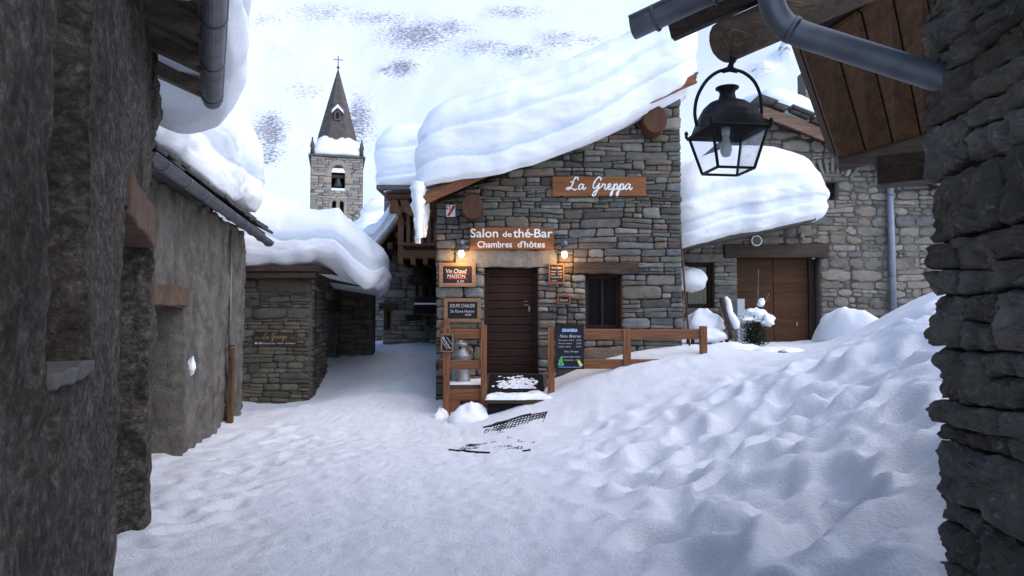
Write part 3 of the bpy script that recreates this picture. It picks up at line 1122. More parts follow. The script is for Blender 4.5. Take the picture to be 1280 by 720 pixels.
def mountain_mat():
    m, nt, b = new_mat('mountain_snow_and_rock')
    a = N(nt, 'ShaderNodeAttribute', attribute_name='rock')
    v = coords(nt, (.12, .12, .30), (.12, .25, .3))
    f1 = noise_node(nt, v, 2.6, 12, .72, .6)
    f2 = noise_node(nt, v, 13, 8, .7, .8)
    ad = N(nt, 'ShaderNodeMath', operation='MULTIPLY_ADD')
    nt.links.new(f2, ad.inputs[0])
    ad.inputs[1].default_value = .55
    nt.links.new(f1, ad.inputs[2])
    s2 = N(nt, 'ShaderNodeMath', operation='MULTIPLY_ADD')
    nt.links.new(a.outputs['Fac'], s2.inputs[0])
    s2.inputs[1].default_value = .275
    nt.links.new(ad.outputs[0], s2.inputs[2])
    k = ramp(nt, s2.outputs[0], [(.955, (0, 0, 0)), (.975, (1, 1, 1))])
    rk = ramp(nt, f2, [(.3, (.15, .15, .175)), (.7, (.38, .375, .405))])
    col = mix(nt, k, (.90, .90, .915), rk)
    nt.links.new(col, b.inputs['Base Color'])
    b.inputs['Roughness'].default_value = .8
    b.inputs['Specular IOR Level'].default_value = .15
    bump(nt, b, f2, .12, 1.5)
    return m


pxs = np.linspace(-1300, 2700, 520)
yd = np.geomspace(85, 1100, 190)
PX, YD = np.meshgrid(pxs, yd, indexing='ij')
px_, yd_ = PX.ravel(), YD.ravel()
xw = (px_ - 640) / F * yd_
# the near shoulder falls from right to left; behind it the high face fills the picture
ycrest = np.interp(px_, [-1300, 200, 330, 440, 560, 700, 830, 1000, 1300, 1750, 2700], [340, 300, 290, 262, 190, 105, 45, -40, -160, -260, -330])
D1 = 300.
h1 = (398 - ycrest) / F * D1
t1 = np.clip((yd_ - 85) / (D1 - 85), 0, 1)
near = 12 + (h1 - 12) * t1 ** 1.15
drop = np.clip((yd_ - D1) / 160, 0, 1)
near = near - drop * np.clip(h1 * .22, 4, 60)
# far face
t2 = np.clip((yd_ - D1 - 60) / 640, 0, 1)
face = t2 ** 1.1 * (520 + .05 * (px_ - 640))
zm = np.where(yd_ < D1, near, near + face)
P3 = np.stack([xw * .012, yd_ * .012, zm * 0], 1)
zm = zm + np.clip((yd_ - 110) / 300, 0, 1) * (4 * fbm(P3 * .8, 4, 71, .42) + 1.0 * np.abs(fbm(P3 * 3.1, 4, 75)))
# image place of every vertex, to put the crags where the photograph has them
vv = (zm - EYE) / yd_
py_ = 398 - vv * F
rock = np.zeros(len(px_))
for (cx, cy, sx_, sy_, w) in ((335, 165, 26, 30, 1.0), (330, 195, 30, 18, .8), (445, 150, 26, 40, .85), (500, 82, 26, 14, .95), (520, 40, 60, 26, .9), (560, 30, 40, 14, .8), (600, 55, 45, 14, .75),
                              (650, 62, 40, 14, .75), (700, 45, 36, 16, .7), (740, 45, 30, 12, .6), (480, 86, 14, 6, 1.0), (350, 60, 60, 20, .35), (400, 10, 70, 20, .6), (330, 20, 40, 14, .55), (640, 10, 50, 12, .7), (470, 18, 60, 12, .7),
                              (990, 62, 10, 6, 1.0), (960, 85, 14, 8, .6), (380, 110, 40, 20, .5), (620, 95, 30, 10, .35), (310, 230, 20, 20, .4)):
    rock = np.maximum(rock, w * np.exp(-(((px_ - cx) / sx_) ** 2 + ((py_ - cy) / sy_) ** 2)))
zm = zm + rock * 6 * np.abs(fbm(P3 * 9, 3, 81))
mb = MB()
idx = np.arange(len(px_)).reshape(len(pxs), len(yd))
q = np.stack([idx[:-1, :-1].ravel(), idx[1:, :-1].ravel(), idx[1:, 1:].ravel(), idx[:-1, 1:].ravel()], 1)
mb.v = np.stack([xw, yd_, zm], 1).tolist()
mb.f = [tuple(t) for t in q.tolist()]
mb.m = [0] * len(mb.f)
o = mb.build('mountain', mountain_mat(), smooth=True, attrs={'rock': rock}, origin=(0, 85, 0))
tag(o, 'snow covered mountainside with scattered crags rising behind the village', kind='structure')

# ================================================================ NEAR LEFT HOUSE (grey roughcast)
uA = Vector((-.425, 1, 0)).normalized()      # along the wall, away from the camera
nA = Vector((uA.y, -uA.x, 0))                # faces the lane
cornA = Vector((-2.74, 5.4, 0))
LA = 5.2
OA = cornA - uA * LA


def uAy(Yv):
    return (Yv - OA.y) / uA.y


houseA = thing('plaster_house', 'dark grey roughcast house at the very left edge, with a deep window niche and doorway', 'house', cornA - uA * 2)
mb = MB()
winA = (uAy(1.93), uAy(2.57), 1.44, 3.0)
dorA = (uAy(3.57), LA - .012, -.3, 2.18)
plaster_wall(mb, OA, uA, nA, LA - .36, -.3, 3.55, [winA, (dorA[0], LA - .36, -.3, 2.18)], res=.022, thick=.42, amp=.013, edge=.006, seed=4)
mb.build('wall', mat['plaster1'], houseA, smooth=True)
# far jamb: the end of the wall beyond the doorway
mb = MB()
plaster_wall(mb, OA + uA * (LA - .36), uA, nA, .36, 2.18, 3.55, [], res=.03, thick=.42, amp=.04, edge=.02, seed=4)
plaster_wall(mb, cornA - nA * .62, nA, -uA, .62, -.3, 2.18, [], res=.03, thick=.36, amp=.035, edge=.022, seed=8)
mb.build('pier', mat['plaster1'], houseA, smooth=True)
mb = MB()
mb.box((0, 0, 0), (.01, .01, .01))
mb = MB()
plaster_wall(mb, OA - nA * .4 + uA * winA[0], uA, nA, winA[1] - winA[0], winA[2] - .05, winA[3], [], res=.08, thick=.05, amp=.02, seed=5)
mb.build('niche_back', mat['plaster1'], houseA, smooth=True)
mb = MB()
sc = OA + uA * ((winA[0] + winA[1]) / 2) - nA * .17
mb.beam(sc + uA * -.34 + Vector((0, 0, 1.425)), sc + uA * .34 + Vector((0, 0, 1.425)), .40, .05, seg=8, wob=.006)
mb.build('window_sill', mat['mortar'], houseA, bevel=.008)
mb = MB()
lc = OA + uA * LA - nA * .2
mb.beam(lc - uA * 1.75 + Vector((0, 0, 2.27)), lc - uA * .02 + Vector((0, 0, 2.27)) + nA * .0, .44, .26, seg=8, wob=.012)
mb.build('door_lintel', mat['terracotta'], houseA, bevel=.015)
mb = MB()
dq = OA + uA * (LA - .9) - nA * .5
mb.beam(dq - uA * .9 + Vector((0, 0, .95)), dq + uA * .6 + Vector((0, 0, .95)), .06, 2.5)
mb.build('door', mat['dark_wood'], houseA)
# roof: boards, rafters, gutter
mb = MB()
zr = 3.52
upA = Vector((0, 0, 1))
rs = -nA * 1.0 + Vector((0, 0, .42))
for k in range(9):
    p = OA + uA * (.35 + k * .62)
    if k < 9 and .35 + k * .62 < LA + .2:
        mb.beam(p + nA * .36 + Vector((0, 0, zr - .10)), p + rs * 1.6 + Vector((0, 0, zr - .04)), .09, .11)
mb.build('rafters', mat['old_wood'], houseA, bevel=.005)
mb = MB()
a0, a1 = OA + nA * .42 + Vector((0, 0, zr - .02)), OA + uA * (LA + .22) + nA * .42 + Vector((0, 0, zr - .02))
mb.prism([a0, a1, a1 + rs * 3.2, a0 + rs * 3.2], (0, 0, .06))
mb.build('roof', mat['old_wood'], houseA)


def half_gutter(mb, p0, p1, r, t=.004, n=12, up=Vector((0, 0, 1)), cap=True):
    p0, p1 = Vector(p0), Vector(p1)
    d = (p1 - p0).normalized()
    s = d.cross(up).normalized()
    vs, fs = [], []
    for p in (p0, p1):
        for rr in (r, r - t):
            for k in range(n + 1):
                a = math.pi * k / n
                vs.append(p + s * (math.cos(a) * rr) - up * (math.sin(a) * rr))
    m = n + 1
    for k in range(n):
        fs.append((k, k + 1, 2 * m + k + 1, 2 * m + k))
        fs.append((m + k + 1, m + k, 3 * m + k, 3 * m + k + 1))
    fs += [(0, m, 3 * m, 2 * m)[::-1], (n, m + n, 3 * m + n, 2 * m + n)]
    for b in (0, 2 * m):
        for k in range(n):
            fs.append((b + k, b + k + 1, b + m + k + 1, b + m + k))
    mb.add(vs, fs)
    if cap:
        for p in (p0, p1):
            mb.prism([p + s * (math.cos(math.pi * k / n) * r) - up * (math.sin(math.pi * k / n) * r) for k in range(n + 1)], d * .004 * (1 if p is p0 else -1))
    # rolled front lip
    for sg in (1, -1):
        mb.tube([p0 + s * (sg * r), p1 + s * (sg * r)], .009, 8)


g0 = OA + nA * .40 + Vector((0, 0, zr - .09))
g1 = OA + uA * (LA + .27) + nA * .40 + Vector((0, 0, zr - .12))
mb = MB()
half_gutter(mb, g0, g1, .075)
gt = mb.build('gutter', mat['zinc_dark'], houseA, smooth=False)
for k in range(7):
    p = g0.lerp(g1, .1 + k * .145)
    mb = MB()
    pts = [p + nA * (math.cos(a) * .081) - Vector((0, 0, math.sin(a) * .081)) for a in np.linspace(0, math.pi, 10)]
    mb.tube(pts, .007, 6)
    mb.build('bracket', mat['zinc_dark'], gt, smooth=True)
bk = OA + nA * .36


def baseA(x, y):
    q = Vector((x, y, 0)) - OA
    b = q.dot(nA) - .42
    a = q.dot(uA)
    return zr + .05 - .42 * min(b, 0) - .0 * max(0, b) - .62 * max(0, a - (LA + .05)) ** 1.0


snow_slab('roof_snow', 'snow overhanging the dark gutter of the nearest left-hand house, cut off by the top of the photo', (OA + nA * .60 + uA * -.3).to_tuple()[:2], math.atan2(uA.y, uA.x), LA + 1.15, 3.0,
          baseA, lambda x, y: 1.15, seed=3, bulge=.05, lump=.12, cr=.6, layers=5, R=.7)

# ================================================================ SECOND LEFT HOUSE (lime render)
b0, b1 = W(192, 590, 7.4), W(303, 517, 11.95)
b0.z = b1.z = 0
uB = (b1 - b0).normalized()
nB = Vector((uB.y, -uB.x, 0))
LB = (b1 - b0).length
houseB = thing('rendered_house', 'pale rendered house with a doorway recess, behind the dark roughcast house', 'house', b0.lerp(b1, .5))
OB = b0 - uB * 1.6
LB2 = LB + 1.6


def uBpx(px):
    # where the wall plane is seen at column px
    t = (px - 640) / F
    return (OB.x - t * OB.y) / (t * uB.y - uB.x)


dB = (uBpx(150), uBpx(232), -.4, W(232, 383, OB.y + uB.y * uBpx(232)).z)
mb = MB()
plaster_wall(mb, OB, uB, nB, LB2, -.4, 3.05, [(max(.3, dB[0]), dB[1], dB[2], dB[3])], res=.045, thick=.5, amp=.03, edge=.025, seed=14)
mb.build('wall', mat['plaster2'], houseB, smooth=True)
mb = MB()
plaster_wall(mb, b1 - nB * .5, -nB, uB, 2.6, -.4, 4.2, [], res=.12, thick=.3, amp=.03, edge=.02, seed=15)
mb.build('end_wall', mat['plaster2'], houseB, smooth=True)
mb = MB()
q0, q1 = OB + uB * (dB[0]), OB + uB * (dB[1] + .03)
zl = dB[3] + .11
mb.beam(q0 - nB * .22 + Vector((0, 0, zl)), q1 - nB * .22 + Vector((0, 0, zl)), .5, .22, seg=8, wob=.012)
mb.build('door_lintel', mat['terracotta'], houseB, bevel=.015)
mb = MB()
mb.beam(q0 - nB * .5 + Vector((0, 0, .8)), q1 - nB * .5 + Vector((0, 0, .8)), .05, 2.9)
dr = mb.build('door', mat['dark_wood'], houseB)
mb = MB()
mb.beam(q1 - uB * .55 - nB * .44 + Vector((0, 0, -.3)), q1 - uB * .55 - nB * .44 + Vector((0, 0, dB[3])), .14, .12, up=(1, 0, 0))
mb.build('door_frame', mat['old_wood'], houseB, bevel=.006)
# pipe with wooden cover near the far corner
uc = uBpx(285)
pb = OB + uB * uc + nB * .06
mb = MB()
zt = W(285, 435, pb.y).z
mb.beam(pb + Vector((0, 0, .0)), pb + Vector((0, 0, zt)), .07, .14, up=uB, seg=5, wob=.004)
mb.build('pipe_cover', mat['plank'], houseB, bevel=.006)
mb = MB()
mb.tube([pb + Vector((0, 0, zt)) - nB * .03, pb + Vector((0, 0, zt + .5)) - nB * .03 + uB * .03, pb + Vector((0, 0, 2.95)) - nB * .03], .018, 8)
mb.build('conduit', mat['zinc_dark'], houseB, smooth=True)
for dz in (-.15, .03):
    mb = MB()
    mb.tube([pb - uB * .16 + Vector((0, 0, zt + dz)), pb + uB * .17 + Vector((0, 0, zt + dz))], .012, 6)
    mb.build('clamp', mat['iron'], houseB)
# a lump of snow stuck to the render
uw = uBpx(238)
mound('snow_patch', 'small splash of snow stuck on the pale rendered wall beside the doorway', OB + uB * uw + nB * .02 + Vector((0, 0, W(238, 460, OB.y + uB.y * uw).z)), (.09, .08, .20), mat['snow_plain'], 3, 'snow', amp=.4, res=16, flat=.8)
# roof edge: slates in a ragged double row, gutter below
zB = 3.08
mb = MB()
rB = -nB + Vector((0, 0, .5))
a0, a1 = OB + nB * .28 + Vector((0, 0, zB - .05)), OB + uB * (LB2 + .25) + nB * .28 + Vector((0, 0, zB - .05))
mb.prism([a0, a1, a1 + rB * 3, a0 + rB * 3], (0, 0, .05))
rf = mb.build('roof', mat['dark_wood_x'], houseB)
mb = MB()
r2 = random.Random(8)
for lay in range(3):
    u = -.1
    while u < LB2 + .3:
        w = r2.uniform(.18, .42)
        p = OB + uB * (u + w / 2) + nB * (.34 - .05 * lay + r2.uniform(-.03, .05)) + Vector((0, 0, zB + .03 + lay * .045))
        c = p - nB * .25 + Vector((0, 0, .12))
        n_ = (nB * .5 + Vector((0, 0, 1))).normalized()
        rot = Matrix((uB, -(nB - n_ * nB.dot(n_)).normalized(), n_)).transposed()
        mb.box(c, (w * .97, .55, r2.uniform(.025, .045)), rot @ Matrix.Rotation(r2.uniform(-.06, .06), 3, 'Z'))
        u += w
mb.build('slates', mat['slate'], houseB, bevel=.006)
g0 = OB + nB * .36 + Vector((0, 0, zB - .09))
g1 = OB + uB * (LB2 + .22) + nB * .36 + Vector((0, 0, zB - .17))
mb = MB()
half_gutter(mb, g0, g1, .075)
gt = mb.build('gutter', mat['zinc'], houseB)
for k in range(9):
    p = g0.lerp(g1, .06 + k * .115)
    mb = MB()
    mb.tube([p + nB * (math.cos(a) * .081) - Vector((0, 0, math.sin(a) * .081)) for a in np.linspace(0, math.pi, 10)], .008, 6)
    mb.build('bracket', mat['zinc_dark'], gt, smooth=True)


def baseB(x, y):
    b = (Vector((x, y, 0)) - OB).dot(nB) - .3
    return zB + .16 - .5 * min(b, 0)


snow_slab('roof_snow', 'tall rounded snow bank on the slate eave of the pale rendered house', (OB + nB * .28).to_tuple()[:2], math.atan2(uB.y, uB.x), LB2 + .15, 3.4,
          baseB, lambda x, y: float(np.interp(y, [6, 8, 11.5], [1.95, 1.85, 1.95])), seed=9, bulge=.05, lump=.12, cr=.45, layers=5, R=1.0, side=.42)

# ================================================================ THIRD LEFT HOUSE (dark stone, faces us)
YC = 14.0
x0, x1 = W(294, 400, YC).x, W(388, 400, YC).x
houseC = thing('dark_stone_house', 'low dark mossy stone house across the lane end, with a carved sign', 'house', ((x0 + x1) / 2, YC + 1.5, 0))
mb = MB()
stone_wall(mb, (x0 - 1.0, YC, 0), (1, 0, 0), (0, -1, 0), x1 - x0 + 1.0, -.4, lambda u: 2.75, [], row=(.07, .24), wid=(.14, .7), joint=.004, prot=(.016, .05), seed=21, wavy=.45, split=.6, rnd=.4, npt=12, thick=.45)
mb.build('front_wall', [mat['old'], mat['mortar']], houseC, smooth=True)
x2 = W(423, 400, 17.5).x
sd = (Vector((x2, 17.5, 0)) - Vector((x1, YC, 0)))
Ls = sd.length
sd.normalize()
ns = Vector((sd.y, -sd.x, 0))


def uCpx(px):
    t = (px - 640) / F
    return (x1 - t * YC) / (t * sd.y - sd.x)


dC = (uCpx(408), uCpx(420), .0, W(412, 388, YC + sd.y * uCpx(412)).z)
mb = MB()
stone_wall(mb, Vector((x1, YC, 0)) + sd * .07, sd, ns, Ls - .07, -.4, lambda u: 2.75, [dC], row=(.07, .24), wid=(.14, .7), joint=.004, prot=(.016, .05), seed=22, wavy=.45, split=.6, rnd=.4, npt=12)
mb.build('side_wall', [mat['old'], mat['mortar']], houseC, smooth=True)
mb = MB()
p = Vector((x1, YC, 0)) + sd * ((dC[0] + dC[1]) / 2) - ns * .22
mb.beam(p - sd * (dC[1] - dC[0]) * .5 + Vector((0, 0, 1)), p + sd * (dC[1] - dC[0]) * .5 + Vector((0, 0, 1)), .05, 2.2)
dr = mb.build('door', mat['dark_wood'], houseC)
mb = MB()
mb.beam(p - sd * ((dC[1] - dC[0]) * .5 + .15) + Vector((0, 0, dC[3] + .09)) + ns * .2, p + sd * ((dC[1] - dC[0]) * .5 + .15) + Vector((0, 0, dC[3] + .09)) + ns * .2, .14, .17)
mb.build('door_lintel', mat['dark_wood_x'], houseC, bevel=.01)
x3 = W(465, 400, 17.5).x
mb = MB()
stone_wall(mb, (x2, 17.5, 0), (1, 0, 0), (0, -1, 0), x3 - x2, 0, lambda u: 2.8, [], row=(.09, .2), wid=(.2, .5), joint=.004, prot=(.016, .034), seed=23, npt=12)
mb.build('rear_wall', [mat['old'], mat['mortar']], houseC, smooth=True)
mb = MB()
for (a, b, c, d) in ((x0 - 1.0, x1 + .25, YC - .45, 2.50), ):
    mb.prism([(a, c, d), (b, c, d), (x3 + .15, 15.4, d - .1), (x3 + .05, 18.2, d - .1), (a, 18.2, d)], (0, 0, .10))
mb.build('roof', mat['dark_wood_x'], houseC)
mb = MB()
mb.beam((x1 - .2, YC - .35, 2.45), (x3 + .1, 15.45, 2.36), .12, .12)
mb.beam((x0 - 1, YC - .35, 2.43), (x1 + .2, YC - .35, 2.43), .12, .1)
mb.build('eave_beam', mat['dark_wood_x'], houseC, bevel=.01)


def baseC(x, y):
    return float(np.interp(x, [-6.5, -5, -4.4, -3.9, -3.35, -3.0, -2.6, -2.2], [2.85, 2.68, 2.48, 2.52, 2.62, 2.40, 2.18, 2.25])) + .03 * (y - 13.5)


def shearC(P, h):
    # the eave follows the line of the lane, so the far end draws back to the left
    P[:, 0] -= np.clip(P[:, 1] - 13.35, 0, 9) * .17 * np.clip((P[:, 0] + 5.2) / 2.4, 0, 1)
    return P


def thickC(x, y):
    return float(np.interp(x, [-6.5, -5, -4, -3.2, -2.8, -2.3], [1.8, 1.5, 1.28, 1.14, 1.12, .9]))


snow_slab('roof_snow', 'wavy snow cornice on the dark stone house with the carved sign, curling over the lane', (-6.4, 13.35), 0, 4.1, 4.6, baseC, thickC, seed=18, bulge=.035, lump=.07, cr=.6, layers=4, R=.8, droop=.14, side=.42, shift=shearC)

# carved sign on it
pS = W(344, 424, YC - .06)
sg = thing('direction_sign', 'dark carved board with gold script on the dark stone wall', 'sign', pS)
mb = MB()
sw, sh = W(371, 424, YC).x - W(317, 424, YC).x, W(344, 416, YC).z - W(344, 431.5, YC).z
mb.box(pS, (sw, .03, sh))
mb.build('board', mat['dark_wood_x'], sg, bevel=.004)
script_text('La Grange', [1.6, 1.5, 1.0, 1.4, 1.1, 1.3, 1.15, 1.2, 1.0], mat['gold'], sg, (pS.x, pS.y - .02, pS.z + sh * .16), sw * .56, .006, xh=sh * .22)
for s_ in (-1, 1):
    mb = MB()
    mb.box((pS.x + s_ * sw * .41, pS.y - .018, pS.z + sh * .1), (sw * .1, .006, .012))
    mb.build('dash', mat['gold'], sg)
text_part('Restaurant - Pizza - Grillades', mat['chalk'], sg, (pS.x + sw * .1, pS.y - .018, pS.z - sh * .32), width=sw * .74, height=sh * .13)
mb = MB()
az = pS.z - sh * .32
ax = pS.x - sw * .38
mb.box((ax, pS.y - .018, az), (sw * .1, .006, .012))
for s_ in (-1, 1):
    mb.prism([(ax + s_ * sw * .045, pS.y - .021, az + .028), (ax + s_ * sw * .045, pS.y - .021, az - .028), (ax + s_ * sw * .09, pS.y - .021, az)], (0, .006, 0))
mb.build('arrow', mat['chalk'], sg)

# ================================================================ CHURCH TOWER
YT = 72.0
tw = thing('church_tower', 'tall stone church tower with a slate spire and snow collar behind the roofs', 'church tower', W(421, 398, YT) - Vector((0, 0, 2)))
ct = W(421, 240, YT)
rotT = -math.atan2(ct.x, ct.y)
ux = Vector((math.cos(rotT), math.sin(rotT), 0))
uy = Vector((-math.sin(rotT), math.cos(rotT), 0))
WT = 62.5 / F * math.hypot(ct.x, ct.y)
zT = W(421, 197, YT).z
zb_ = 0.0
fc = Vector((ct.x, ct.y, 0)) - uy * 0


def tz(py):
    return W(421, py, YT).z


k_ = YT / F / math.cos(rotT)


def tu(px):
    return (px - 421) * k_ + WT / 2


bell = (tu(414.5), tu(430.5), tz(238), tz(206))
wl = (tu(415.5), tu(421), tz(267), tz(251))
wr = (tu(424), tu(429.5), tz(267), tz(251))
mb = MB()
stone_wall(mb, fc - ux * WT / 2, ux, -uy, WT, zb_, lambda u: zT, [bell, wl, wr], row=(.22, .42), wid=(.4, 1.1), joint=.02, prot=(.01, .05), thick=.6, seed=31, npt=8)
for (sgn) in (-1, 1):
    for kk in (0,):
        mb.box(fc + ux * (sgn * (WT / 2 - .3)) + uy * (WT / 2 + .3) + Vector((0, 0, zT / 2)), (.599, WT - .6, zT - .01), Matrix.Rotation(rotT, 3, 'Z'), 1)
mb.build('shaft', [mat['tower'], mat['mortar_pale']], tw, smooth=True)
# dressed surrounds
mb = MB()


def arch(mb, u0, u1, zlo, zhi, wdt, mi=0, jambs=True):
    cu, rr = (u0 + u1) / 2, (u1 - u0) / 2
    zs = zhi - rr
    n = 11
    for k in range(n):
        a0, a1 = math.pi * k / n, math.pi * (k + .94) / n
        poly = []
        for (r_, a) in ((rr, a0), (rr + wdt, a0), (rr + wdt, a1), (rr, a1)):
            poly.append(fc - ux * WT / 2 + ux * (cu + r_ * math.cos(a)) + Vector((0, 0, zs + r_ * math.sin(a))) - uy * .08)
        mb.prism(poly, uy * .5)
    if jambs:
        for s_ in (-1, 1):
            c = fc - ux * WT / 2 + ux * (cu + s_ * (rr + wdt * .5)) + Vector((0, 0, (zlo + zs) / 2)) + uy * .15
            mb.box(c, (wdt, .45, zs - zlo), Matrix.Rotation(rotT, 3, 'Z'))


for q_ in (wl, wr):
    mb = MB()
    arch(mb, *q_, .3)
    mb.build('window_surround', mat['limestone'], tw, bevel=.03)
mb = MB()
arch(mb, *bell, .45, jambs=False)
for s_ in (-1, 1):
    for (py0, py1, wd) in ((214, 221, .55), (222, 229, .8), (231, 238, .5)):
        cu = bell[0] - wd / 2 if s_ < 0 else bell[1] + wd / 2
        c = fc - ux * WT / 2 + ux * cu + Vector((0, 0, (tz(py0) + tz(py1)) / 2)) + uy * .14
        mb.box(c, (wd, .45, tz(py0) - tz(py1)), Matrix.Rotation(rotT, 3, 'Z'))
mb.build('window_surround', mat['limestone'], tw, bevel=.03)
# spandrels above arched heads (so the openings read round) and black panels for the unlit insides
for (a, b, c, d) in (wl, wr):
    mb = MB()
    mb.box(fc - ux * WT / 2 + ux * ((a + b) / 2) + uy * .45 + Vector((0, 0, (c + d) / 2)), (b - a + .1, .06, d - c + .1), Matrix.Rotation(rotT, 3, 'Z'))
    mb.build('unlit_inside', mat['dark'], tw)
for (a, b, c, d) in (bell, wl, wr):
    mb = MB()
    cu, rr = (a + b) / 2, (b - a) / 2
    for s_ in (-1, 1):
        poly = [(cu + s_ * rr * 1.02, d + .02)] + [(cu + s_ * rr * math.cos(t), d - rr + rr * math.sin(t)) for t in np.linspace(0, math.pi / 2, 8)][::-1]
        mb.prism([fc - ux * WT / 2 + ux * u + Vector((0, 0, zz)) - uy * .01 for u, zz in poly], uy * .5)
    mb.build('spandrel', mat['limestone'], tw)
# bell
bc = fc - ux * WT / 2 + ux * ((bell[0] + bell[1]) / 2) + uy * .5
zb1 = tz(231)
mb = MB()
mb.lathe([(.46, 0), (.40, .08), (.30, .35), (.24, .62), (.18, .72), (.05, .78)], bc + Vector((0, 0, zb1)), 20)
bl = mb.build('bell', mat['bronze'], tw, smooth=True)
mb = MB()
mb.beam(bc - ux * .65 + Vector((0, 0, zb1 + .95)), bc + ux * .65 + Vector((0, 0, zb1 + .95)), .22, .3)
mb.build('headstock', mat['dark_wood_x'], bl)
# plain black panels for the shade deep in the belfry, pierced at the foot where light comes through
mb = MB()
for s_ in (-1, 1):
    mb.box(bc + ux * s_ * .35 + uy * 3.6 + Vector((0, 0, (tz(206) + tz(226)) / 2)), (.8, .2, tz(206) - tz(226)), Matrix.Rotation(rotT, 3, 'Z'))
mb.build('belfry_back', mat['dark'], tw)
# cornice, roof
mb = MB()
mb.box(fc + uy * WT / 2 + Vector((0, 0, zT + .12)), (WT + .45, WT + .45, .2), Matrix.Rotation(rotT, 3, 'Z'))
mb.build('cornice', mat['slate'], tw, bevel=.04)
apex = Vector((fc.x, fc.y, 0)) + uy * WT / 2 + Vector((0, 0, W(420, 86, YT + WT / 2).z))
zS0 = zT + .24


def ngon(r, z, n, rot0):
    return [fc + uy * WT / 2 + (ux * math.cos(rot0 + 2 * math.pi * k / n) + uy * math.sin(rot0 + 2 * math.pi * k / n)) * r + Vector((0, 0, z)) for k in range(n)]


def spire(mb, levels, n, rot0):
    vs = []
    for (r, z) in levels:
        vs += ngon(r, z, n, rot0)
    fs = []
    for q in range(len(levels) - 1):
        for k in range(n):
            k2 = (k + 1) % n
            fs.append((q * n + k, q * n + k2, (q + 1) * n + k2, (q + 1) * n + k))
    fs.append(tuple((len(levels) - 1) * n + k for k in range(n)))
    mb.add(vs, fs)


za = apex.z
zc = W(420, 172, YT + 2).z
mb = MB()
lv = [(WT * .52, zS0 - .02), (WT * .40, zc)]
nl_ = 26
for k in range(nl_):
    t = k / nl_
    r_ = WT * .40 * (1 - t)
    z_ = zc + (za - zc) * t
    lv += [(r_ + .03, z_), (r_ - WT * .4 / nl_ + .04, z_ + (za - zc) / nl_ - .01)]
lv.append((.04, za))
spire(mb, lv, 8, math.pi / 8)
mb.build('spire', mat['spire_slate'], tw)
mb = MB()
for s_ in ((-1, -1), (1, -1), (-1, 1), (1, 1)):
    c = fc + uy * WT / 2 + ux * (s_[0] * WT * .47) + uy * (s_[1] * WT * .47)
    mb.lathe([(.22, 0), (.18, .7), (.26, .8), (.20, 1.1), (.08, 1.5), (.10, 1.65), (.0, 1.85)], c + Vector((0, 0, zS0)), 10)
    mb.build('pinnacle', mat['spire_slate'], tw, smooth=True)
    mb = MB()
mb = MB()
dc = fc + uy * (WT / 2 - WT * .27) + ux * 0 + Vector((0, 0, tz(147)))
mb.prism([dc + ux * -.34 - uy * .35, dc + ux * .34 - uy * .35, dc + ux * .34 - uy * .35 + Vector((0, 0, .75)), dc - uy * .35 + Vector((0, 0, 1.15)), dc + ux * -.34 - uy * .35 + Vector((0, 0, .75))], uy * 1.4)
dm = mb.build('dormer', mat['spire_slate'], tw)
mb = MB()
mb.box(dc - uy * .36 + Vector((0, 0, .45)), (.28, .04, .6), Matrix.Rotation(rotT, 3, 'Z'))
mb.build('opening', mat['dark'], dm)
mb = MB()
for s_ in (-1, 1):
    mb.prism([dc - uy * .5 + Vector((0, 0, 1.3)), dc - uy * .5 + ux * s_ * .62 + Vector((0, 0, .72)), dc - uy * .5 + ux * s_ * .55 + Vector((0, 0, 1.0)), dc - uy * .5 + Vector((0, 0, 1.62))][::s_], uy * 1.3)
mb.build('dormer_snow', mat['snow_plain'], dm)
mb = MB()
mb.tube([apex - Vector((0, 0, .3)), apex + Vector((0, 0, 1.35))], .045, 8)
mb.tube([apex + ux * -.5 + Vector((0, 0, .95)), apex + ux * .5 + Vector((0, 0, .95))], .04, 8)
mb.lathe([(0, 0), (.16, .12), (.16, .2), (0, .32)], apex - Vector((0, 0, .05)), 12)
mb.build('cross', mat['iron'], tw)
mb = MB()
cz_ = tz(277)
for k in range(24):
    a = 2 * math.pi * k / 12
    if k < 12:
        c = fc + ux * (1.0 * math.cos(a)) + Vector((0, 0, cz_ + 1.0 * math.sin(a))) - uy * .06
        dv = (ux * math.cos(a) + Vector((0, 0, math.sin(a))))
        mb.beam(c - dv * .15, c + dv * .15, .10, .04, up=uy)
mb.build('clock_marks', mat['iron'], tw)
mb = MB()
mb.beam(fc - uy * .09 + Vector((0, 0, cz_)), fc - uy * .09 + ux * .35 + Vector((0, 0, cz_ - .45)), .09, .04, up=uy)
mb.beam(fc - uy * .09 + Vector((0, 0, cz_)), fc - uy * .09 - ux * .75 + Vector((0, 0, cz_ + .05)), .07, .04, up=uy)
mb.build('clock_hands', mat['iron'], tw)
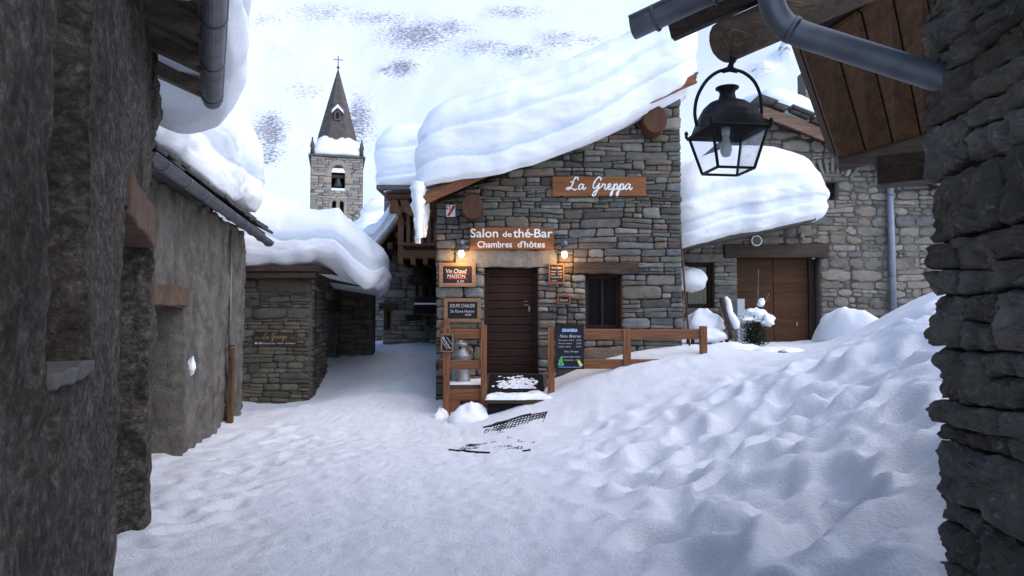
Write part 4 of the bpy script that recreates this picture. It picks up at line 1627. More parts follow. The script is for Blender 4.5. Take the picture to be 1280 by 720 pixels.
# snow collar on the tower
def collar():
    mb = MB()
    levels, n = [], 48
    vs = []
    prof = [(.50, 0), (.535, .15), (.53, .6), (.50, 1.0), (.44, 1.5), (.39, 1.95), (.34, 2.15), (.28, 2.2)]
    for (r, z_) in prof:
        for k in range(n):
            a = 2 * math.pi * k / n
            c, s = math.cos(a), math.sin(a)
            sq = (abs(c) ** 5 + abs(s) ** 5) ** (-1 / 5)
            q = WT * r * (sq * (1 - z_ / 3.6) + z_ / 3.6) + .10 * n1(a * 2.2 + z_, 4)
            vs.append(fc + uy * WT / 2 + ux * (c * q) + uy * (s * q) + Vector((0, 0, zS0 + z_ + (.22 * n1(a * 3, 8) if z_ > 1.4 else .06 * n1(a * 5, 9)))))
    fs = []
    for q in range(len(prof) - 1):
        for k in range(n):
            k2 = (k + 1) % n
            fs.append((q * n + k, q * n + k2, (q + 1) * n + k2, (q + 1) * n + k))
    fs += [tuple(range(n - 1, -1, -1)), tuple((len(prof) - 1) * n + k for k in range(n))]
    mb.add(vs, fs)
    o = mb.build('tower_snow', mat['snow_plain'], smooth=True)
    tag(o, 'snow collar lying around the foot of the church spire', 'roof snow')


collar()
# snowed-in roofs between the tower and the lane
for (nm, lab, pxa, pxb, pyb, Yv, T_, sd_) in (('roof_snow', 'distant snow covered roof low in front of the church tower', 436, 486, 300, 40, 1.5, 41),
                                        ('roof_snow', 'far snow hump just right of the church tower shaft', 452, 500, 292, 55, 2.9, 42)):
    p0, p1 = W(pxa, pyb, Yv), W(pxb + 40, pyb, Yv)
    snow_slab(nm, lab, (p0.x, Yv), 0, p1.x - p0.x, 7, lambda x, y, z_=p0.z: z_ + .12 * (y - Yv), lambda x, y, t=T_: t, seed=sd_, cr=.8, lump=.25, bulge=.12, R=1.4, N_=140)
    hb = thing('far_house', 'far stone house almost buried under the ' + ('low roof snow before the tower' if sd_ == 41 else 'hump of snow right of the tower'), 'house', (p0.x + 2, Yv + 3, 0))
    mb = MB()
    stone_wall(mb, (p0.x + .4, Yv + .6, 0), (1, 0, 0), (0, -1, 0), p1.x - p0.x - .8, 0, lambda u, z_=p0.z: z_, [], row=(.2, .35), wid=(.3, .8), seed=sd_, npt=8, thick=5)
    mb.build('wall', [mat['rubble'], mat['mortar_pale']], hb, smooth=True)
    mb = MB()
    mb.box(((p0.x + p1.x) / 2, Yv + 3.4, p0.z + .3), (p1.x - p0.x - .2, 6.4, .12), Matrix.Rotation(.12, 3, 'X'))
    mb.build('roof', mat['slate'], hb)

# ================================================================ BALCONY HOUSE at the lane's end
YD = 19.0
xa, xb = W(479, 400, YD).x, 1.6
houseD = thing('balcony_house', 'stone house at the far end of the lane with a wooden balcony under deep snow', 'house', ((xa + xb) / 2, YD + 2, .8))
w1 = tuple(W(px, 400, YD).x - xa for px in (481, 489)) + (W(0, 413, YD).z, W(0, 387, YD).z)
w2 = tuple(W(px, 400, YD).x - xa for px in (492, 495)) + (W(0, 405, YD).z, W(0, 392, YD).z)
w3 = tuple(W(px, 400, YD).x - xa for px in (534, 552)) + (W(0, 407, YD).z, W(0, 395, YD).z)
w4 = tuple(W(px, 400, YD).x - xa for px in (533, 547)) + (W(0, 372, YD).z, W(0, 327, YD).z)
mb = MB()
stone_wall(mb, (xa, YD, 0), (1, 0, 0), (0, -1, 0), xb - xa, .4, lambda u: 5.0, [w1, w3, w4], row=(.09, .2), wid=(.18, .5), joint=.006, prot=(.01, .045), seed=51, npt=12)
mb.build('wall', [mat['rubble'], mat['mortar']], houseD, smooth=True)
mb = MB()
xr = W(458, 400, 22.5).x
stone_wall(mb, (xr - 1, 22.5, 0), (1, 0, 0), (0, -1, 0), xa - xr + 1.6, .4, lambda u: 3.9, [], row=(.09, .2), wid=(.18, .5), joint=.006, prot=(.01, .04), seed=52, npt=8)
mb.build('rear_wall', [mat['rubble'], mat['mortar']], houseD, smooth=True)
for (a, b, c, d), m_ in ((w1, 'dark'), (w3, 'glass_blue'), (w4, 'dark_wood')):
    mb = MB()
    mb.box((xa + (a + b) / 2, YD + .18, (c + d) / 2), (b - a, .04, d - c))
    wn = mb.build('window' if m_ != 'dark_wood' else 'balcony_door', mat[m_], houseD)
    mb = MB()
    for s_ in (-1, 1):
        mb.box((xa + (a + b) / 2 + s_ * ((b - a) / 2 - .03), YD + .12, (c + d) / 2), (.06, .07, d - c - .002))
        mb.box((xa + (a + b) / 2, YD + .123, (c + d) / 2 + s_ * ((d - c) / 2 - .03)), (b - a - .12, .06, .06))
    mb.build('frame', mat['balcony_wood'], wn)
mb = MB()
mb.beam((xa + w1[0] - .15, YD - .03, w1[3] + .08), (xa + w1[1] + .15, YD - .03, w1[3] + .08), .12, .16)
mb.build('window_lintel', mat['dark_wood_x'], houseD, bevel=.01)
# upper balcony, 1.6 m out from the wall
YBk = 17.4
bx0, bx1 = W(497, 300, YBk).x, W(553, 300, YBk).x
zbot, zflr = W(0, 323, YBk).z, W(0, 313, YBk).z
bal = mbx = MB()
mbx.box(((bx0 + bx1) / 2, (YBk + YD) / 2, (zbot + zflr) / 2), (bx1 - bx0, YD - YBk, zflr - zbot))
bc_ = mbx.build('balcony', mat['balcony_wood'], houseD, bevel=.01)
mb = MB()
zrl = W(0, 262, YBk).z
mb.box(((bx0 + bx1) / 2, YBk + .05, zrl), (bx1 - bx0, .07, .10))
mb.build('handrail', mat['balcony_wood'], bc_, bevel=.008)
mb = MB()
mb.box(((bx0 + bx1) / 2, YBk + .05, zflr + .16), (bx1 - bx0, .06, .08))
mb.build('bottom_rail', mat['balcony_wood'], bc_, bevel=.008)
k = bx0 + .08
r5 = random.Random(3)
while k < bx1:
    mb = MB()
    mb.box((k, YBk + .085, (zflr + zrl) / 2 + .05), (.085, .03, zrl - zflr - .12 + r5.uniform(-.03, .1)))
    mb.build('baluster', mat['balcony_wood_z'], bc_, bevel=.005)
    k += .17
for xx in (bx0 + .07, bx1 - .1):
    mb = MB()
    mb.box((xx, YBk + .12, (zflr + W(0, 244, YBk).z) / 2), (.14, .14, W(0, 244, YBk).z - zflr))
    mb.build('post', mat['balcony_wood_z'], bc_, bevel=.01)
for xx in np.linspace(bx0 + .1, bx1 - .1, 4):
    mb = MB()
    mb.box((xx, (YBk + YD) / 2 - .1, zbot - .08), (.12, YD - YBk + .1, .16))
    mb.build('joist', mat['balcony_wood_y'], bc_, bevel=.008)
# roof structure above the balcony
ze = W(0, 241, 17.2).z
mb = MB()
mb.box((W(520, 240, 17.0).x + 1.2, 19.2, ze + .05), (4.2, 5.0, .10))
mb.build('roof', mat['slate'], houseD)
mb = MB()
for (px0, py, wd, hgt) in ((483, 246, .9, .13), (487, 262, .9, .16)):
    pp = W(px0, py, 17.3)
    mb.box((pp.x + 1.8, 17.35, pp.z), (3.6, .22, hgt))
mb.build('purlin', mat['balcony_wood'], houseD, bevel=.01)
for px0 in (486, 500):
    mb = MB()
    pp = W(px0, 268, 17.3)
    mb.prism([(pp.x, 17.2, pp.z + .35), (pp.x + .22, 17.2, pp.z + .35), (pp.x + .34, 17.2, pp.z - .05), (pp.x + .2, 17.2, pp.z - .02), (pp.x + .08, 17.2, pp.z + .12)], (0, 1.8, 0))
    mb.build('corbel', mat['balcony_wood_y'], houseD, bevel=.01)
sx = W(477, 200, 16.9).x
snow_slab('roof_snow', 'block of layered snow over the wooden balcony at the lane end', (sx, 16.8), 0, 3.8, 5.0, lambda x, y: ze + .1, lambda x, y: 1.62, seed=61, cr=.3, layers=6, bulge=.04, lump=.06, R=.7, side=.6, N_=200)
# low porch roof left of the balcony, heavy with snow
mb = MB()
pA, pB = W(499, 275, 18.0), W(470, 312, 18.0)
mb.prism([(pA.x, 17.9, pA.z), (pB.x, 17.9, pB.z), (pB.x, 17.9, pB.z - .09), (pA.x, 17.9, pA.z - .09)], (0, 3.5, 0))
mb.build('porch_roof', mat['balcony_wood_y'], houseD, bevel=.01)
for t in (.25, .6, .9):
    mb = MB()
    q = pA.lerp(pB, t)
    mb.box((q.x + .12, 18.6, q.z - .2), (.13, 1.2, .16))
    mb.build('rafter', mat['balcony_wood_y'], houseD, bevel=.008)


def bD2(x, y):
    return float(np.interp(x, [pB.x, pA.x], [pB.z, pA.z])) + .0


snow_slab('roof_snow', 'ragged slope of snow on the small lean-to left of the balcony', (pB.x - .25, 17.75), 0, pA.x - pB.x + .45, 3.4, bD2, lambda x, y: .65, seed=64, cr=.2, layers=4, bulge=.05, lump=.12, R=.3, N_=160)
# small carved shop pieces on its wall
pn = W(523, 345, YD - .9)
mb = MB()
mb.lathe([(.06, .42), (.20, .40), (.21, .28), (.16, .24), (.34, .12), (.36, .02), (.25, -.08), (.1, -.1)], pn - Vector((0, 0, .15)), 18)
for s_ in (-1, 1):
    mb.tube([pn + Vector((0, 0, .25)), pn + Vector((s_ * .28, 0, .72))], .012, 6)
o = mb.build('hanging_sign', mat['door_wood'], smooth=True)
tag(o, 'dark brown pot shaped hanging sign below the lane end balcony', 'sign')
zb2, zt2 = W(0, 372, YD - .7).z, W(0, 352, YD - .7).z
lx0, lx1 = W(519, 360, YD - .7).x, W(560, 360, YD - .7).x
lb = thing('lower_balcony', 'small dark red balcony rail with a snowy ledge below, under the big balcony', 'balcony', ((lx0 + lx1) / 2, YD - .35, zb2))
mb = MB()
mb.box(((lx0 + lx1) / 2, YD - .35, zb2 - .05), (lx1 - lx0, .7, .12))
mb.build('floor_board', mat['door_wood'], lb)
mb = MB()
mb.box(((lx0 + lx1) / 2, YD - .68, zt2), (lx1 - lx0, .06, .09))
mb.build('handrail', mat['door_wood'], lb)
k = lx0 + .05
while k < lx1:
    mb = MB()
    mb.box((k, YD - .68, (zb2 + zt2) / 2), (.08, .03, zt2 - zb2 - .05))
    mb.build('baluster', mat['door_wood'], lb)
    k += .17
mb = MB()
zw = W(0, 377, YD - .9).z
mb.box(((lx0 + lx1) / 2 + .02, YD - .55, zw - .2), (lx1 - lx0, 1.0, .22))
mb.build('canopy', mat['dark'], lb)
mb = MB()
mb.box(((lx0 + lx1) / 2 + .02, YD - .55, zw - .06), (lx1 - lx0, 1.02, .05))
mb.build('canopy_snow', mat['snow_plain'], lb, bevel=.02)
pp = W(517, 397, YD - .05)
mb = MB()
mb.box(pp, (.42, .05, .15))
tag(mb.build('wall_plaque', mat['door_wood'], bevel=.01), 'small plain brown plaque low on the lane end stone wall', 'plaque')

# ================================================================ LA GREPPA (tea room)
YG = 12.8
gx0, gx1 = W(545.5, 400, YG).x, W(852, 400, YG).x
LG = gx1 - gx0


def gX(px):
    return W(px, 400, YG).x


def gZ(py, Y=YG):
    return W(640, py, Y).z


def roofZ(x):
    return 3.73 + .445 * (x + 1.45)


houseG = thing('stone_tea_house', 'grey stone house with wooden signs and lit lamps, under a thick slope of snow', 'house', ((gx0 + gx1) / 2, YG + 3, .3))
door = (gX(605.5) - gx0, gX(672) - gx0, -.2, gZ(335))
win = (gX(732) - gx0, gX(777) - gx0, gZ(411), gZ(343))
mb = MB()
lint_d = (gX(568) - gx0, gX(698) - gx0, gZ(335), gZ(311))
lint_w = (gX(717) - gx0, gX(797) - gx0, gZ(343), gZ(328))
stone_wall(mb, (gx0, YG, 0), (1, 0, 0), (0, -1, 0), LG, -.3, lambda u: roofZ(gx0 + u) - .06, [door, win, lint_d, lint_w], row=(.10, .25), wid=(.16, .62), joint=.008, prot=(.010, .068), seed=79, npt=20, rnd=.26, ragged=(.02, .03), split=.55, wavy=.40)
# side walls
mb.box((gx0 + .22, YG + .45 + 3, 1.9), (.44, 6.0, 4.2), None, 1)
mb.box((gx1 - .22, YG + .45 + 3, 2.5), (.44, 6.0, 5.6), None, 1)
mb.box(((gx0 + gx1) / 2, YG + 6.3, 2.0), (LG - .9, .3, 4.4), None, 1)
wallG = mb.build('wall', [mat['greppa'], mat['mortar_dark']], houseG, smooth=True)
# stone lintel over the door
r6 = random.Random(4)
mb = MB()
a, b = gx0 + lint_d[0] + .01, gx0 + lint_d[1] - .01
zc_ = (lint_d[2] + lint_d[3]) / 2
mb.beam((a, YG + .15, zc_), (b, YG + .15, zc_ - .01), .40, lint_d[3] - lint_d[2] - .03, seg=14, wob=.014)
mb.build('stone_lintel', mat['greppa'], houseG, bevel=.02)
mb = MB()
mb.beam((gx0 + lint_w[0], YG + .13, (lint_w[2] + lint_w[3]) / 2), (gx0 + lint_w[1], YG + .13, (lint_w[2] + lint_w[3]) / 2), .42, lint_w[3] - lint_w[2] - .01, seg=10, wob=.010)
mb.build('wooden_lintel', mat['dark_wood_x'], houseG, bevel=.015)
# door of horizontal boards
mb = MB()
zd0, zd1 = gZ(467), door[3]
nb = 13
for k in range(nb):
    za_, zb_ = zd0 + (zd1 - zd0) * k / nb, zd0 + (zd1 - zd0) * (k + 1) / nb
    mb.box((gx0 + (door[0] + door[1]) / 2, YG + .24, (za_ + zb_) / 2), (door[1] - door[0] - .16, .05, zb_ - za_ - .008))
dG = mb.build('door', mat['door_wood'], houseG, bevel=.004)
mb = MB()
for s_ in (-1, 1):
    mb.box((gx0 + (door[0] + door[1]) / 2 + s_ * ((door[1] - door[0]) / 2 - .04), YG + .22, (zd0 + zd1) / 2), (.08, .12, zd1 - zd0))
mb.box((gx0 + (door[0] + door[1]) / 2, YG + .223, zd1 - .04), (door[1] - door[0] - .16, .11, .08))
mb.build('frame', mat['door_wood'], dG, bevel=.005)
mb = MB()
hx = gX(658)
for zz in (gZ(376.5), gZ(381)):
    mb.beam((hx - .04, YG + .19, zz), (hx + .04, YG + .19, zz), .02, .016)
mb.box((gX(662), YG + .2, gZ(386)), (.035, .02, .09))
mb.build('handle', mat['aluminium'], dG, bevel=.003)
mb = MB()
mb.box((gx0 + (door[0] + door[1]) / 2, YG + .15, gZ(467) - .06), (door[1] - door[0], .4, .12))
mb.build('threshold', mat['dark_wood_x'], houseG, bevel=.01)
# window
mb = MB()
cxw, czw = gx0 + (win[0] + win[1]) / 2, (win[2] + win[3]) / 2
ww, wh = win[1] - win[0], win[3] - win[2]
for s_ in (-1, 1):
    mb.box((cxw + s_ * (ww / 2 - .035), YG + .2, czw), (.07, .08, wh))
    mb.box((cxw, YG + .203, czw + s_ * (wh / 2 - .035)), (ww - .14, .07, .07))
mb.box((cxw, YG + .21, czw), (.05, .06, wh - .14))
wf = mb.build('window', mat['door_wood'], houseG, bevel=.005)
mb = MB()
mb.box((cxw, YG + .235, czw), (ww - .14, .012, wh - .14))
mb.build('pane', mat['glass_dark'], wf)
mb = MB()
mb.box((cxw - ww * .22, YG + .30, czw), (ww * .3, .02, wh - .2))
mb.build('curtain', simple('curtain_cloth', (.03, .03, .035), .9), wf)
mb = MB()
mb.beam((gx0 + win[0] - .06, YG + .09, win[2] - .03), (gx0 + win[1] + .06, YG + .09, win[2] - .03), .32, .06, seg=4, wob=.004)
mb.build('sill', mat['old_wood'], wf, bevel=.006)
# roof deck: boards, verge fascia, log purlins
rx0, rx1 = -1.62, W(873, 100, 12.3).x - .04
Yv = 12.25
mb = MB()
mb.prism([(rx0, Yv, roofZ(rx0) - .02), (rx1, Yv, roofZ(rx1) - .02), (rx1, Yv, roofZ(rx1) + .07), (rx0, Yv, roofZ(rx0) + .07)], (0, 7.0, 0))
rG = mb.build('roof', mat['wood_y'], houseG, bevel=.005)
mb = MB()
mb.beam((rx0 + .05, Yv - .025, roofZ(rx0) - .04), (rx1 - .03, Yv - .025, roofZ(rx1) - .04), .05, .15, seg=16, wob=.008)
mb.build('fascia', mat['wood'], rG, bevel=.008)
mb = MB()
r7 = random.Random(6)
xx = rx0 - .02
while xx < rx1:
    w_ = r7.uniform(.2, .4)
    c = Vector((xx + w_ / 2, Yv + .42, roofZ(xx + w_ / 2) + .09))
    mb.box(c, (w_ * .98, .75 + r7.uniform(-.05, .08), .035), Matrix.Rotation(-math.atan(.437), 3, 'Y') @ Matrix.Rotation(r7.uniform(-.05, .05), 3, 'Z'))
    xx += w_ * .92
mb.build('slates', mat['slate'], rG, bevel=.006)
for (px, py, rad) in ((590, 258, .205), (818, 150, .27)):
    c = W(px, py, YG - .35)
    mb = MB()
    pts = [Vector((c.x, YG - .42, c.z)), Vector((c.x, YG - .37, c.z)), Vector((c.x, YG + .5, c.z))]
    n = 40
    vs = []
    for q, (p, f_) in enumerate(zip(pts, (.93, 1, 1))):
        for k in range(n):
            a = 2 * math.pi * k / n
            rr = rad * f_ * (1 + .12 * n1(math.cos(a) * .9 + 3, int(px)) + .10 * n1(math.sin(a) * .9 + 7, int(px) + 2) - .05 * math.cos(2 * a))
            vs.append((p.x + rr * .93 * math.cos(a), p.y, p.z + rr * 1.03 * math.sin(a)))
    fs = [tuple(range(n))]
    for q in range(2):
        for k in range(n):
            k2 = (k + 1) % n
            fs.append((q * n + k2, q * n + k, (q + 1) * n + k, (q + 1) * n + k2))
    mb.add(vs, fs)
    mb.build('log_purlin', mat['log_end'], houseG, smooth=False)


GB = [(W(px, py, 12.1).x, W(px, py, 12.1).z) for px, py in ((520, 226), (548, 225), (600, 218), (630, 211), (700, 186), (750, 164), (850, 112), (885, 92))]


def baseG(x, y):
    return float(np.interp(x, [q[0] for q in GB], [q[1] for q in GB])) - .02


def thickG(x, y):
    return float(np.interp(x, [-1.9, -1.2, -.5, 1, 3.4], [1.40, 1.72, 1.80, 1.76, 1.70]))


snow_slab('roof_snow', 'great layered slope of snow on the roof of the signed stone tea house', (-1.60, 12.06), 0, 4.95, 7.0, baseG, thickG, seed=86, bulge=.04, lump=.08, cr=.5, layers=7, R=.9, side=.55, N_=420, droop=.05, under=.06)

# icy fringe hanging at the left eave
mb = MB()
r8 = random.Random(2)
for k in range(44):
    yy = 12.1 + r8.uniform(0, .7)
    xx = -1.62 + r8.uniform(-.05, .05)
    L_ = r8.uniform(.3, .95) * (1.0 if yy < 12.6 else .8)
    zt_ = roofZ(-1.6) + .2 + r8.uniform(-.05, .1)
    m_ = 11
    pts = [Vector((xx + r8.uniform(-.012, .012) + .02 * t, yy + r8.uniform(-.012, .012), zt_ - L_ * t)) for t in np.linspace(0, 1, m_)]
    mb.tube(pts, [(.075 * (1 - .75 * t) + .018) * r8.uniform(.8, 1.2) for t in np.linspace(0, 1, m_)], 8, rough=.32)
o = mb.build('hanging_ice', mat['snow_plain'], smooth=True)
tag(o, 'ragged curtain of icy snow hanging from the left eave of the stone tea house', 'ice')

# ---- signs on the facade
p = W(749, 233, YG - .09)
s1 = thing('name_sign', 'orange brown board with white handwriting script, high on the stone facade', 'sign', p)
mb = MB()
sw, sh = gX(807.5) - gX(690.5), gZ(221.5) - gZ(245.5)
mb.box(p, (sw, .04, sh))
mb.build('board', mat['sign_wood'], s1, bevel=.008)
script_text('La Greppa', [1.75, 1.45, .95, 1.35, 1.05, .98, 1.02, 1.0, 1.25], mat['white_paint'], s1, (p.x + .01, p.y - .024, p.z - .012), gX(788.5) - gX(708), .0135, xh=.108)

p = W(640, 298, YG - .09)
s2 = thing('tea_room_sign', 'wide brown board with two lines of white capitals, above the door', 'sign', p)
mb = MB()
sw, sh = gX(692.5) - gX(587.5), gZ(284) - gZ(311.5)
mb.box(p, (sw, .04, sh))
mb.build('board', mat['sign_wood'], s2, bevel=.008)
zt_ = gZ(292)
yt_ = p.y - .022
for (t, pxc, w_, h_) in (('Salon', 605.5, 34.5, .158), ('de', 634, 11.5, .10), ('thé', 652.3, 21.5, .158), ('-', 664.8, 3.6, .158), ('Bar', 679.2, 23, .158)):
    text_part(t, mat['white_paint'], s2, (gX(pxc), yt_, zt_ - (.02 if t == 'de' else 0)), width=(gX(100 + w_) - gX(100)), height=h_, bold=.012)
text_part("Chambres", mat['white_paint'], s2, (gX(618.5), yt_, gZ(306)), width=gX(143) - gX(100), height=.115, bold=.01)
text_part("d'hôtes", mat['white_paint'], s2, (gX(664), yt_, gZ(306)), width=gX(134) - gX(100), height=.115, bold=.01)


def chalkboard(name, label, box, Y, frame=.05, group=None, lines=(), fm='frame_wood', tilt=0):
    px0, py0, px1, py1 = box
    a, b = W(px0, py0, Y), W(px1, py1, Y)
    c = (a + b) / 2
    w_, h_ = b.x - a.x, a.z - b.z
    t = thing(name, label, 'chalkboard', c, group)
    mb = MB()
    mb.box((c.x, Y + .012, c.z), (w_ - frame, .02, h_ - frame))
    mb.build('slate_panel', mat['board'], t)
    if frame:
        for (cx, cz, sx_, sz_) in ((c.x, a.z - frame / 2, w_, frame), (c.x, b.z + frame / 2, w_, frame)):
            mb = MB()
            mb.box((cx, Y, cz), (sx_, .035, sz_))
            mb.build('frame', mat[fm], t, bevel=.005)
        for s_ in (-1, 1):
            mb = MB()
            mb.box((c.x + s_ * (w_ / 2 - frame / 2), Y + .001, c.z), (frame, .032, h_ - 2 * frame))
            mb.build('frame', mat[fm], t, bevel=.005)
    for (txt, fx, fz, fw, hh, m_) in lines:
        text_part(txt, mat[m_], t, (a.x + w_ * fx, Y - .004, a.z - h_ * fz), width=w_ * fw, height=hh * .92, shear=.16, bold=-.004)
    return t, c, w_, h_


t, c, w_, h_ = chalkboard('wall_chalkboard', 'wood framed chalkboard with red underlines, under the left wall lamp', (549, 328.5, 594.5, 358.5), YG - .1, .065, lines=(
    ('Vin Chaud', .47, .34, .56, .085, 'chalk'), ('MAISON', .47, .555, .5, .075, 'chalk'), ('2,50', .58, .77, .2, .05, 'chalk')))
mb = MB()
for (fx, fz, fw) in ((.56, .45, .45), (.5, .66, .55)):
    mb.box((c.x + (fx - .5) * w_, c.y - .004, c.z + h_ * (.5 - fz)), (w_ * fw, .003, .009))
mb.build('underline', mat['chalk_red'], t)
chalkboard('wall_chalkboard', 'wood framed chalkboard advertising soup, left of the door just above the railing', (555, 373, 601, 403), YG - .1, .065, lines=(
    ('SOUPE CHAUDE', .5, .30, .68, .07, 'chalk'), ('Du Pauvre Homme', .5, .53, .64, .06, 'chalk'), ('4,00', .65, .68, .17, .045, 'chalk')))
chalkboard('wall_chalkboard', 'small orange framed upright menu slate below the right wall lamp', (685.5, 329.5, 705.5, 355), YG - .1, .028, fm='sign_wood', lines=(
    ('Nos Crêpes', .5, .2, .62, .03, 'chalk'), ('Sucre   3,00', .5, .38, .68, .026, 'chalk'), ('Miel    3,50', .5, .52, .68, .026, 'chalk'), ('Nutella 4,00', .5, .66, .68, .026, 'chalk'), ('Cidre', .36, .84, .3, .026, 'chalk')))
t, c, w_, h_ = chalkboard('wall_chalkboard', 'tiny wooden slate hung by a cord on the wall right of the door', (696.5, 369, 713, 380.5), YG - .1, .028, fm='wood', lines=(('Ouvert', .5, .52, .6, .05, 'chalk'),))
mb = MB()
for s_ in (-1, 1):
    mb.tube([(c.x + s_ * .07, c.y, c.z + h_ / 2), (c.x, c.y + .03, c.z + h_ / 2 + .08)], .004, 5)
mb.build('cord', mat['iron'], t)
# small heraldic plaque by the left log end
p = W(563.5, 263.5, YG - .07)
t = thing('heraldic_plaque', 'small white plaque with red shield marks beside the left log end', 'plaque', p)
mb = MB()
mb.box(p, (.165, .015, .215))
mb.build('panel', mat['white_paint'], t, bevel=.003)
mb = MB()
y_ = p.y - .010
mb.box((p.x - .04, y_, p.z + .055), (.06, .004, .075))
mb.prism([(p.x - .075, y_, p.z - .095), (p.x - .02, y_, p.z - .095), (p.x + .075, y_, p.z + .06), (p.x + .075, y_, p.z + .095), (p.x + .04, y_, p.z + .095)], (0, .004, 0))
mb.build('red_marks', mat['red_paint'], t)
mb = MB()
for (dx, dz, a_, b_) in ((-.04, .055, .06, .014), (-.04, .055, .014, .075)):
    mb.box((p.x + dx, y_ - .004 - (.001 if a_ > b_ else 0), p.z + dz), (a_, .003, b_))
mb.build('white_cross', mat['white_paint'], t)


# ---- lit wall lamps
def wall_lamp(px, py, label):
    c = W(px, py, YG - .30)
    t = thing('wall_lamp', label, 'wall lamp', c, 'lit wall lamps on the stone facade')
    mb = MB()
    mb.lathe([(.155, -.035), (.15, -.03), (.095, 0), (.05, .025), (.045, .05)], c, 24)
    mb.build('shade', mat['zinc'], t, smooth=True)
    mb = MB()
    mb.lathe([(.045, .05), (.062, .08), (.062, .12), (.045, .16), (.0, .175)], c, 16)
    mb.build('cap', mat['zinc'], t, smooth=True)
    mb = MB()
    mb.tube([c + Vector((0, 0, .12)), c + Vector((0, .12, .14)), c + Vector((0, .30, .11))], .014, 8)
    mb.lathe([(.0, -.03), (.05, -.03), (.05, .0), (.0, 0)], c + Vector((0, .30, .11)), 14, rot=Matrix.Rotation(math.pi / 2, 3, 'X'))
    mb.build('bracket', mat['iron'], t, smooth=True)
    mb = MB()
    mb.lathe([(.0, -.15), (.025, -.143), (.045, -.12), (.05, -.09), (.042, -.055), (.026, -.02), (.024, .0)], c, 16)
    mb.build('bulb', mat['bulb_lit'], t, smooth=True)
    l = bpy.data.lights.new('lamp_glow', 'POINT')
    l.energy = 7.0
    l.color = (1.0, .55, .22)
    l.shadow_soft_size = .05
    lo = bpy.data.objects.new('lamp_glow', l)
    C.objects.link(lo)
    lo.parent = t
    lo.location = (0, -.02, -.2)


wall_lamp(576.5, 311, 'lit wall lamp left of the board with capitals, over the red underlined chalkboard')
wall_lamp(705.5, 312, 'lit wall lamp right of the board with capitals, over the menu slate')
# cable from the right lamp
mb = MB()
mb.tube([W(694, 314, YG - .05), W(697, 318, YG - .07), W(698, 326, YG - .07), W(696, 331, YG - .06)], .008, 6)
tag(mb.build('cable', mat['iron'], smooth=True), 'short black cable looping above the orange framed menu slate', 'cable')

# ---------------------------------------------------------------- porch
YP = 11.85


def pX(px, Y=YP):
    return W(px, 400, Y).x


def pZ(py, Y=YP):
    return W(640, py, Y).z


zdk = .50
deck = thing('porch_deck', 'small wooden landing holding the milk can, left of the steps', 'porch', (pX(580), 12.3, 0))
mb = MB()
x0_, x1_ = pX(556), pX(606)
for k in range(6):
    yy = YP + .02 + k * .155
    mb.box(((x0_ + x1_) / 2, yy + .075, zdk - .03), (x1_ - x0_, .145, .045))
mb.build('boards', mat['old_wood'], deck, bevel=.005)
mb = MB()
mb.box(((x0_ + x1_) / 2, YP + .0, zdk - .16), (x1_ - x0_ - .01, .045, .2))
mb.build('front_board', mat['wood'], deck, bevel=.006)
mb = MB()
mb.box((pX(569), YP + .06, .08), (.17, .16, .38))
mb.build('support', mat['wood_z'], deck, bevel=.008)
mb = MB()
mb.box((x0_ + .05, 12.3, zdk - .17), (.06, .85, .18))
mb.build('side_joist', mat['wood_y'], deck, bevel=.006)
# snow on the landing
mb = MB()
gx_, gy_ = np.linspace(x0_ + .03, x1_ - .01, 16), np.linspace(YP + .02, 12.72, 18)
AX, AY = np.meshgrid(gx_, gy_, indexing='ij')
hz = .035 + .02 * fbm(np.stack([AX.ravel() * 4, AY.ravel() * 4, AX.ravel() * 0], 1), 3, 3)
ed = np.minimum.reduce([AX.ravel() - gx_[0], gx_[-1] - AX.ravel(), AY.ravel() - gy_[0], gy_[-1] - AY.ravel()])
hz *= np.clip(ed / .08, 0.02, 1) ** .5
vs = np.stack([AX.ravel(), AY.ravel(), zdk - .006 + hz], 1).tolist()
id_ = np.arange(16 * 18).reshape(16, 18)
fs = [(int(id_[i, j]), int(id_[i + 1, j]), int(id_[i + 1, j + 1]), int(id_[i, j + 1])) for i in range(15) for j in range(17)]
mb.add(vs, fs)
o = mb.build('landing_snow', mat['snow_plain'], smooth=True)
tag(o, 'thin trodden snow on the wooden landing around the milk can', 'snow')

# railings
railL = thing('porch_railing', 'short wooden railing with two rails in front of the milk can', 'railing', (pX(580), YP, 0), 'wooden porch railings')


def post(par, px0, px1, py0, zb, Y, d=.09, top=True):
    mb = MB()
    x0_, x1_ = pX(px0, Y), pX(px1, Y)
    zt = pZ(py0, Y)
    mb.box(((x0_ + x1_) / 2, Y, (zt + zb) / 2), (x1_ - x0_, d, zt - zb))
    mb.build('post', mat['wood_z'], par, bevel=.009)


def rail(par, px0, px1, py0, py1, Y, d=.05):
    mb = MB()
    x0_, x1_ = pX(px0, Y), pX(px1, Y)
    mb.beam((x0_, Y, (pZ(py0, Y) + pZ(py1, Y)) / 2), (x1_, Y, (pZ(py0, Y) + pZ(py1, Y)) / 2), d, pZ(py0, Y) - pZ(py1, Y), seg=6, wob=.002)
    mb.build('rail', mat['wood'], par, bevel=.006)


post(railL, 554.5, 562.5, 407, -.1, YP - .04)
post(railL, 601, 608.5, 406, .0, YP - .04)
rail(railL, 562.5, 601, 411, 423.5, YP - .02)
rail(railL, 562.5, 601, 450, 461.5, YP - .02)
